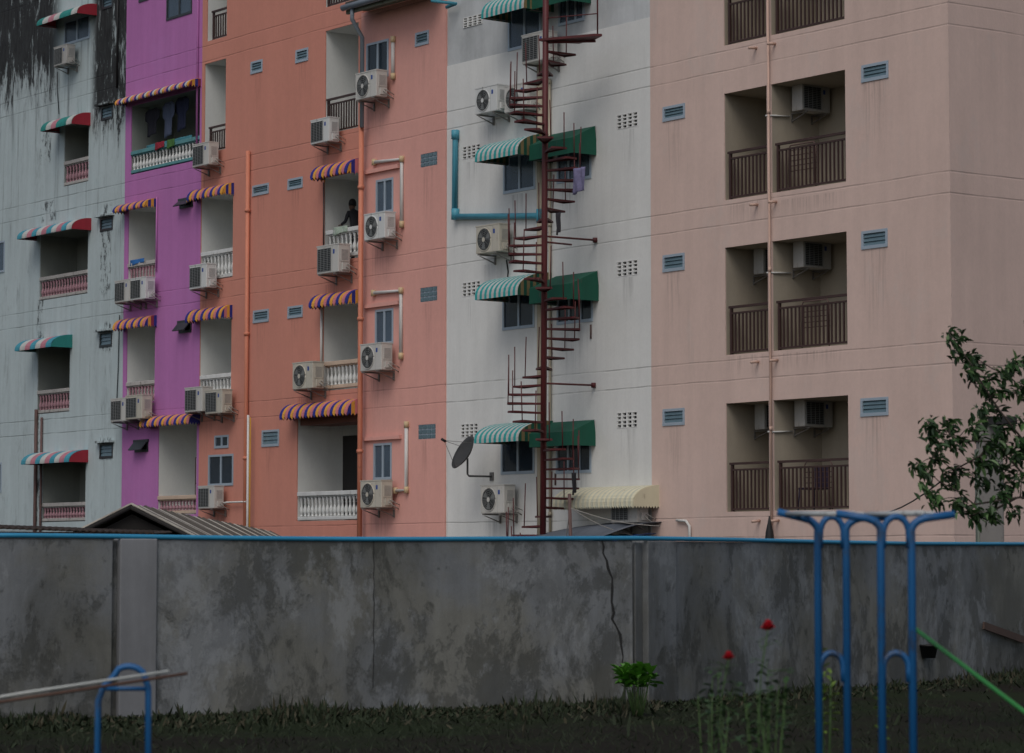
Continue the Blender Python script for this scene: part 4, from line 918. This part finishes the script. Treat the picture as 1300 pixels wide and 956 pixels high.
run(PB,PC,[(q0,q,.2,.025,M['concrete'],'pilaster',ZT+.003),(q+.0,L2,.18,0,M['concrete'],'wall_panel',ZT),(-.02,q0+.01,.16,-.05,M['concrete'],'recessed_joint',ZT-.01)])
# cracks
def crack(pxs,w,P,Q):
    d=(Q-P).normalized(); m=MB(); nn=Vector((d.y,-d.x)); L=[]; R_=[]
    for i,(px,z) in enumerate(pxs):
        t=along(px,P,Q); ww=w*(.5+random.random()); c=P+d*t+nn*.004-PA
        L.append((c.x-d.x*ww,c.y-d.y*ww,z)); R_.append((c.x+d.x*ww,c.y+d.y*ww,z))
    for i in range(len(pxs)-1): m.quad(L[i],L[i+1],R_[i+1],R_[i])
    o=m.build('crack',M['crack'],wroot); solid(o,.004)
def zpx(px,py,dist): return G(px,py,dist).z
pts=[(764,686),(766,694),(765,702),(770,712),(772,722),(776,734),(777,750),(775,764),(778,778),(777,786),(782,796),(786,806),(787,820),(790,834),(789,846),(793,860),(791,885)]
crack([(x+random.uniform(-.8,.8),zpx(x,y,31.8)) for x,y in pts],.012,PA,PB)
crack([(475+random.uniform(-.7,.7),zpx(475,y,30.6)) for y in range(684,880,9)],.0025,PA,PB)
if 0: crack([(14+random.uniform(-1.2,1.2),zpx(14,y,28.8)) for y in range(690,880,9)],.006,PA,PB)
if 0: crack([(905+4*math.sin(y*.05)+random.uniform(-1,1),zpx(905,y,33.5)) for y in range(700,870,9)],.004,PB,PC)
# graffiti-like dark smears at the right end
m=MB(); dd=(PC-PB).normalized(); nn=Vector((dd.y,-dd.x))
for (x,y,w,h) in ((1254,852,5,10),(1262,856,7,5),(1272,850,4,8),(1280,858,8,4),(1292,852,5,14),(1297,845,5,18),(1258,862,10,3)):
    t=along(x,PB,PC); c=PB+dd*t+nn*.004-PA; dist=(PB+dd*t).y; z=G(x,y,dist).z; a=w*dist/F/2; b=h*dist/F/2; n=9
    m.add([(c.x+dd.x*a*math.cos(2*PI*i/n)*random.uniform(.6,1.2),c.y+dd.y*a*math.cos(2*PI*i/n),z+b*math.sin(2*PI*i/n)*random.uniform(.6,1.3)) for i in range(n)],[tuple(range(n))])
m.build('black_paint_smears',M['crack'],wroot)
# blue pipe on top of the wall
m=MB(); pts=[]
for P,Q,n in ((PA,PB,9),(PB,PC,6)):
    for i in range(n): p=P.lerp(Q,i/n); pts.append((p.x-PA.x,p.y-PA.y,.012*math.sin(p.x*.9)))
pts.append((PC.x-PA.x,PC.y-PA.y,0)); m.tube(pts,.026,8)
o=m.build('water_pipe',simple('sky_blue_pipe',(.03,.24,.42),.4,var=.4,sc=.7,streak=False)); o.location=(PA.x,PA.y+.0,ZT+.020); tag(o,'long light blue water pipe lying along the top of the concrete wall','pipe')
# ================================================================== FOREGROUND
BL=simple('blue_gloss_paint',(.012,.105,.28),.45,var=.35,dirt=.3,dcol=(.05,.04,.03))
def bars():
    base=G(1098,800,14.6); root=thing('climbing_frame','blue tubular climbing frame with arched uprights in front of the wall','climbing frame',(base.x,14.6,0))
    def Q(px,py,d): p=G(px,py,d); return Vector((p.x-base.x,p.y-14.6,p.z))
    r=.0205
    for (pl,pr,d,wl,wr) in ((1038,1074,15.0,(987,650),(1150,655)),(1118,1157,14.2,(1062,652),(1212,653))):
        for px,wing in ((pl,wl),(pr,wr)):
            sg=-1 if px==pl else 1
            m=MB(); top=[Q(px,680,d),Q(px,672,d),Q(px+sg*3,666,d),Q(px+sg*9,661,d),Q(px+sg*18,658,d),Q(wing[0],wing[1],d)]
            b=Q(px,760,d); b0=Vector((b.x,b.y,0)); m.tube([b0]+top,r,10); m.build('upright',BL,root)
        for y,yy in ((656,682),(829,852)):
            m=MB(); c=(pl+pr)/2; w=(pr-pl)/2-3; pts=[Q(pl+3,yy+14,d)]+[Q(c-w*math.cos(PI*i/10),yy-(yy-y)*math.sin(PI*i/10)**.8 ,d) for i in range(11)]+[Q(pr-3,yy+14,d)]
            m.tube(pts,.0165,8); m.build('arch',BL,root)
    wm=simple('pale_grey_painted_slat',(.42,.44,.44),.6,dirt=.3)
    for a,b in (((1010,656,15.0),(1083,657,14.2)),((1105,657,15.0),(1172,656,14.2))):
        m=MB(); p=Q(*a); q=Q(*b); m.tube([p+Vector((0,0,.018)),q+Vector((0,0,.018))],.016,6)
        for k in (-.05,.05): m.tube([p+Vector((k,0,.016)),q+Vector((k,0,.016))],.014,6)
        m.build('top_slat',wm,root)
bars()
def hoop():
    c=G(163,880,14.0); root=thing('hoop','blue painted steel hoop at the bottom left in front of the pilaster','hoop',(c.x,14.0,0)); m=MB(); zt=G(163,846,14).z
    w=.083; pts=[(-w-.07,0,0),(-w-.065,0,zt-.17),(-w-.04,0,zt-.10),(-w+.01,0,zt-.05)]+[(-w*math.cos(PI*i/10),0,zt-.065+.065*math.sin(PI*i/10)) for i in range(3,11)]+[(w+.015,0,zt-.1),(w+.02,0,0)]
    m.tube(pts,.016,8); o=m.build('tube',BL,root)
    m=MB(); m.tube([(-w-.04,0,zt-.11),(w+.012,0,zt-.11)],.012,6); m.build('crossbar',BL,root)
hoop()
def stick(a,b,r,mat,name,label,cat):
    m=MB(); a=Vector(a); b=Vector(b); m.tube([(0,0,0),(b-a)*.5+Vector((0,0,.006)),b-a],r,8); o=m.build(name,mat); o.location=a; return tag(o,label,cat)
p=G(238,855,13.95); stick((p.x-1.9,13.95,p.z-.30),p,.0075,simple('brown_bamboo',(.09,.045,.03),.7),'stick','dark brown stick leaning low behind the blue hoop','stick')
p=G(214,852,13.8); 
p2=G(90,871,13.8); stick((p2.x-.9,13.8,p2.z-.145),p,.0065,simple('pale_plastic_rod',(.5,.52,.5),.5),'rod','thin pale rod crossing the blue hoop','rod')
# roses
def rose(px,py,rad,d,label):
    fl=G(px,py,d); root=thing('rose',label,'rose',(fl.x,d,0),0,'red roses in front of the wall'); H=fl.z
    pts=[(0.05*math.sin(i*1.1),.02*i/6,H*i/6*.985) for i in range(7)]; pts[-1]=(0,0,H-.01)
    m=MB(); m.tube(pts,[.006]*4+[.004]*3,6); st=m.build('stem',simple('rose_stem_green',(.05,.10,.03),.7),root)
    m=MB()
    for k in range(26):
        a=k*2.4; rr=rad*(.25+.75*k/26); til=.25+.9*k/26; n=4; ht=rad*(1.1-.75*k/26)
        vs=[]; 
        for i in range(n+1):
            for j in range(3):
                u=(i/n-.5)*1.5; v=j/2; r_=rr*(.35+.65*v); vs.append((r_*math.cos(a+u*.75),r_*math.sin(a+u*.75),-rad*.4+ht*v*(1-.3*abs(u))+rad*.35*(1-k/26)))
        m.add(vs,[(i*3+j,i*3+j+1,(i+1)*3+j+1,(i+1)*3+j) for i in range(n) for j in range(2)],0,True)
    o=m.build('bloom',simple('crimson_petal',(.42,.008,.018),.55,var=.4,sc=40,streak=False),root); o.location=(0,0,H)
    m=MB()
    for k in range(20):
        z=H*(.45+.5*random.random()); a=random.random()*6.28; l=random.uniform(.05,.12); c=Vector((.04*math.sin(z*9),0,z)); e=c+Vector((math.cos(a)*l,math.sin(a)*l,random.uniform(-.01,.05)))
        m.tube([c,e],.002,4)
        for s_ in (-1,0,1):
            b=e+Vector((random.uniform(-.012,.012),random.uniform(-.01,.01),random.uniform(-.01,.01))); dirv=Vector((math.cos(a+s_*.9),math.sin(a+s_*.9),random.uniform(-.3,.3))); q=dirv.cross(Vector((0,0,1))).normalized()*.014; ln=.045
            m.add([b,b+dirv*ln*.5+q,b+dirv*ln,b+dirv*ln*.5-q],[(0,1,2,3)],1)
    m.build('leaves',[bpy.data.materials['rose_stem_green'],simple('rose_leaf',(.035,.085,.025),.6,var=.5,sc=20)],root)
    return root
rose(975,796,.043,14.3,'larger and higher red rose, near the blue climbing frame'); rose(925,834,.035,14.3,'smaller and lower red rose, left of the other')
def leafy(px0,px1,ytop,d,label,n,col,leaf=.09,name='shrub',seed=1,ph=.5):
    rnd=random.Random(seed); c=G((px0+px1)/2,ytop,d); w=(px1-px0)*d/F/2; root=thing(name,label,'plant',(c.x,d,0)); H=c.z
    m=MB(); ml=MB()
    for k in range(n):
        a=rnd.uniform(0,6.28); rr=w*rnd.random()**.5; top=Vector((rr*math.cos(a),rr*math.sin(a)*.6,H*(1-.14*rnd.random()-.12*(rr/w)**2)))
        base=Vector((rr*.3*math.cos(a),rr*.2*math.sin(a),0)); mid=base.lerp(top,.6)+Vector((0,0,.03)); m.tube([base,mid,top],[.005,.004,.002],5)
        for i in range(7):
            t=1-.6*(i/7)**1.2; p=mid.lerp(top,(t-.4)/.6) if t>.4 else base.lerp(mid,t/.4); b=rnd.uniform(0,6.28); dv=Vector((math.cos(b),math.sin(b)*.8,rnd.uniform(.2,1.1) if i<3 else rnd.uniform(-.1,.6))).normalized(); q=dv.cross(Vector((0,0,1))); q=(q.normalized() if q.length>.05 else Vector((1,0,0)))*leaf*.26; up=q.cross(dv).normalized()*leaf*.12
            ln=leaf*rnd.uniform(.7,1.2)
            ml.add([p,p+dv*ln*.35+q+up,p+dv*ln*.75+q*.8+up*.6,p+dv*ln-up,p+dv*ln*.75-q*.8+up*.6,p+dv*ln*.35-q+up],[(0,1,2,3),(0,3,4,5)],0)
    m.build('stems',simple('young_stem_green',(.06,.12,.03),.7),root); ml.build('foliage',simple('leaf_'+name+str(seed),col,.5,var=.4,sc=25,streak=False),root)
leafy(786,834,845,29.6,'bright green broad-leaved bush below the crack in the wall',17,(.065,.21,.018),.16,'bush',3)
leafy(1036,1056,822,15.6,'thin yellow-green plant growing up through the left arch of the climbing frame',5,(.16,.26,.03),.05,'weed',5)
leafy(1108,1122,838,15.4,'yellow-green sprig between the two pairs of blue uprights',3,(.14,.24,.03),.045,'weed',8)
leafy(940,1000,842,14.9,'low dark green plant around the stem of the higher rose',10,(.03,.07,.02),.06,'weed',11)
leafy(870,930,850,15.2,'low dull green plant around the stem of the lower rose',7,(.04,.08,.03),.06,'weed',14)
# green pole, box, plank
a=G(1160,797,14.9); b=G(1250,866,14.2); e=b+(b-a)*((b.z)/(a.z-b.z)); stick(e,a,.012,simple('green_plastic_tube',(.03,.24,.04),.4),'pole','green tube slanting down to the right from the blue upright','pole')
p=G(1186,834,36.6); t_=along(1174,PB,PC); c=PB+(PC-PB).normalized()*t_; w=.12
r=thing('flower_pot','small black plastic pot hung on the wall beside the green tube','pot',(c.x,c.y-.14,G(1174,835,c.y).z)); m=MB(); m.lathe([(.09,0),(.125,.155),(.135,.155),(.135,.18),(.12,.18),(.11,.165),(.08,.02)],14); m.build('pot_wall',M['black'],r); m=MB(); m.tube([(0,.13,.12),(0,.16,.2)],.008,5); m.build('hook',M['steel'],r)
t_=along(1270,PB,PC); c=PB+(PC-PB).normalized()*t_; ang=math.atan2((PC-PB).y,(PC-PB).x)
m=MB(); m.box(-.72,.62,-.03,.0,-.05,.05); o=m.build('plank',simple('weathered_brown_plank',(.085,.055,.045),.85,dirt=.3)); o.location=(c.x+.02,c.y-.04,G(1268,804,c.y).z); o.rotation_euler=(0,R(10),ang); tag(o,'brown wooden plank fixed aslant on the wall at the far right','plank')
# ================================================================== TREE
def tree():
    rnd=random.Random(21); d=27.0
    def Q(px,py,dd=0.0): p=G(px,py,d); return Vector((p.x,p.y+dd,p.z))
    tb=Q(1345,700); root=thing('tree','leafy tree reaching in from the right edge over the concrete wall','tree',(tb.x,d,0)); o_=Vector((tb.x,d,0))
    m=MB(); trunk=[Vector((0,0,0)),Q(1342,640)-o_,Q(1330,590)-o_,Q(1335,520)-o_,Q(1350,430)-o_,Q(1352,370)-o_]
    m.tube(trunk,[.11,.09,.075,.06,.04,.015],9)
    limbs=[[(1335,640),(1300,600),(1262,560),(1225,560),(1185,548),(1178,545)],[(1332,590),(1300,560),(1268,520),(1245,490),(1228,465),(1204,424)],[(1335,640),(1290,632),(1240,640),(1215,625),(1190,612),(1172,598)],[(1335,540),(1310,505),(1290,480),(1262,468)],[(1336,520),(1318,480),(1300,462)],[(1290,632),(1262,650),(1232,655),(1205,650)],[(1262,560),(1240,580),(1215,596),(1188,580)],[(1338,470),(1370,430),(1400,400)],[(1332,590),(1370,560),(1410,540)],[(1340,640),(1380,620),(1420,630)],[(1352,420),(1330,400),(1320,385)]]
    nodes=[]
    for lb in limbs:
        off=[rnd.uniform(-.25,.25) for _ in lb]; pts=[Q(x,y,off[i]*(i>0))-o_ for i,(x,y) in enumerate(lb)]
        m.tube(pts,[.014-.011*i/(len(pts)-1) for i in range(len(pts))],6)
        for i in range(len(pts)-1):
            for k in range(4): nodes.append(pts[i].lerp(pts[i+1],k/4))
        nodes.append(pts[-1])
    cl=[(1204,424),(1207,434),(1213,448),(1224,456),(1240,458),(1232,452),(1222,472),(1234,480),(1246,492),(1256,500),(1270,474),(1258,478),(1285,465),(1276,462),(1298,460),(1266,500),(1283,497),(1300,505),(1295,488),(1205,535),(1203,545),(1178,545),(1172,538),(1180,558),(1194,560),(1207,566),(1216,560),(1236,550),(1228,543),(1250,530),(1243,520),(1265,522),(1280,545),(1290,535),(1256,573),(1270,570),(1235,582),(1243,590),(1220,597),(1205,602),(1190,583),(1183,572),(1170,600),(1165,592),(1168,615),(1176,627),(1186,636),(1208,640),(1218,634),(1228,650),(1240,655),(1260,658),(1252,650),(1275,622),(1290,602),(1250,612),(1238,604),(1270,592),(1298,580),(1300,622),(1285,650),(1262,632),(1210,615),(1250,560),(1300,560),(1280,580),(1285,612),(1245,570),(1260,585),(1258,548),(1275,600),(1292,560)]
    cl+=[(rnd.uniform(1305,1430),rnd.uniform(380,660)) for _ in range(70)]
    ml=MB()
    for (x,y) in cl:
        p=Q(x,y,rnd.uniform(-.35,.35))-o_; nd=min(nodes,key=lambda q:(q-p).length); m.tube([nd,nd.lerp(p,.5)+Vector((0,0,.02)),p],[.006,.004,.002],4)
        for k in range(rnd.randint(19,28)):
            q=p+Vector((rnd.gauss(0,.038)+.01,rnd.gauss(0,.05),rnd.gauss(0,.027)))
            # leaves blown to the right, drooping
            dv=Vector((rnd.uniform(-.25,1.0),rnd.uniform(-.6,.6),rnd.uniform(-.9,.35))).normalized(); s_=dv.cross(Vector((rnd.uniform(-.5,.5),rnd.uniform(-1,1),1))).normalized(); L=rnd.uniform(.05,.125); w=L*.19; up=s_.cross(dv)*L*.12
            ml.add([q,q+dv*L*.35+s_*w+up,q+dv*L*.7+s_*w*.8+up*.5,q+dv*L-up,q+dv*L*.7-s_*w*.8+up*.5,q+dv*L*.35-s_*w+up],[(0,1,2,3),(0,3,4,5)],rnd.choice([0,0,0,1,1,2]))
    m.build('trunk',simple('grey_brown_bark',(.07,.055,.045),.9,dirt=.3),root)
    ml.build('crown',[simple('leaf_dark',(.018,.045,.014),.5,var=.4,sc=6,streak=False),simple('leaf_mid',(.030,.075,.020),.5,var=.4,sc=6,streak=False),simple('leaf_light',(.075,.145,.045),.5,var=.4,sc=6,streak=False)],root)
tree()
# ================================================================== GROUND
t=NT('dark_damp_soil'); n1=t.noise(.35,(1,1,1),8,.65,1); n2=t.noise(6,(1,1,1),8,.75,3)
col=t.mix(t.ss(n1,.4,.62),(.018,.016,.012,1),(.018,.026,.011,1)); col=t.scale(col,t.m('ADD',.4,t.m('MULTIPLY',n2,1.2)))
t.L.new(col,t.b.inputs['Base Color']); t.b.inputs['Roughness'].default_value=.95; t.b.inputs['Specular IOR Level'].default_value=.1; t.bump(n2,.8,.06)
m=MB(); m.quad((-600,-600,0),(600,-600,0),(600,600,0),(-600,600,0)); tag(m.build('ground',t.mat),kind='structure')
rnd=random.Random(5); m=MB()
for k in range(9000):
    y=rnd.uniform(19,32.5); x=rnd.uniform(-.21,.21)*y; 
    if y>28.2 and y> (PA.y+(x-PA.x)/(PB.x-PA.x)*(PB.y-PA.y))-.15 : continue
    h=rnd.uniform(.02,.075)*(1.6 if rnd.random()<.06 else 1); a=rnd.uniform(0,3.14); w=.006; dx,dy=w*math.cos(a),w*math.sin(a); lx,ly=rnd.gauss(0,.03),rnd.gauss(0,.03)
    m.add([(x-dx,y-dy,0),(x+dx,y+dy,0),(x+lx+dx*.5,y+ly,h*.6),(x+lx*1.6,y+ly*1.6,h)],[(0,1,2,3)])
for k in range(8000):
    u=rnd.random(); P,Q=(PA,PB) if u<.66 else (PB,PC); tt=rnd.random(); c=P.lerp(Q,tt); off=rnd.expovariate(1/.8)+.05; x=c.x; y=c.y-off
    clump=.5+.5*math.sin(x*2.1)+.4*math.sin(x*5.3+1); h=rnd.uniform(.02,.10)*(.5+.7*max(0,clump))*(2.0 if rnd.random()<.08 else 1); w=rnd.uniform(.006,.016); a=rnd.uniform(0,3.14); dx,dy=w*math.cos(a),w*math.sin(a); lx,ly=rnd.gauss(0,.04),rnd.gauss(0,.04)
    m.add([(x-dx,y-dy,0),(x+dx,y+dy,0),(x+lx*.6+dx*1.1,y+ly*.6+dy*1.1,h*.6),(x+lx,y+ly,h),(x+lx*.6-dx*1.1,y+ly*.6-dy*1.1,h*.6)],[(0,1,2,3,4)],1 if rnd.random()<.25 else 0)
tag(m.build('grass',[simple('dull_dark_grass',(.016,.026,.009),.8,var=.4),simple('dry_grass',(.05,.045,.025),.8,var=.4)]),'sparse dark grass on the soil in front of the wall','grass',kind='stuff')
# ================================================================== LIGHT, SKY, CAMERA
w=bpy.data.worlds.new('World'); bpy.context.scene.world=w; w.use_nodes=True; nt=w.node_tree; bg=nt.nodes['Background']
sky=nt.nodes.new('ShaderNodeTexSky'); sky.sky_type='NISHITA'; sky.sun_disc=False
EL=R(52); RO=R(196); sky.sun_elevation=EL; sky.sun_rotation=RO; sky.dust_density=3.0
hsv=nt.nodes.new('ShaderNodeHueSaturation'); hsv.inputs['Saturation'].default_value=.7
nt.links.new(sky.outputs[0],hsv.inputs['Color']); nt.links.new(hsv.outputs[0],bg.inputs[0]); bg.inputs[1].default_value=.10
sd=bpy.data.lights.new('sun','SUN'); sd.energy=.9; sd.angle=R(35); sd.color=(1,.96,.9); so=bpy.data.objects.new('sun',sd); C.objects.link(so)
dirv=Vector((math.sin(RO)*math.cos(EL),math.cos(RO)*math.cos(EL),math.sin(EL))); so.rotation_euler=dirv.to_track_quat('Z','Y').to_euler(); so.location=(0,0,60)
cd=bpy.data.cameras.new('camera'); co=bpy.data.objects.new('camera',cd); C.objects.link(co); co.location=(0,0,EYE); co.rotation_euler=(R(90)+TH,0,0)
cd.sensor_width=36; cd.sensor_fit='HORIZONTAL'; cd.lens=36*F/1300; cd.shift_y=-45/1300; cd.clip_end=2000; cd.clip_start=.1
cd.dof.use_dof=True; cd.dof.focus_distance=58; cd.dof.aperture_fstop=4.5
sc=bpy.context.scene; sc.camera=co; sc.render.engine='CYCLES'; sc.render.resolution_x=1024; sc.render.resolution_y=753
sc.view_settings.view_transform='Standard'; sc.view_settings.look='None'; sc.view_settings.gamma=1; sc.view_settings.use_curve_mapping=False; sc.view_settings.exposure=-.14
sc.cycles.transparent_max_bounces=12
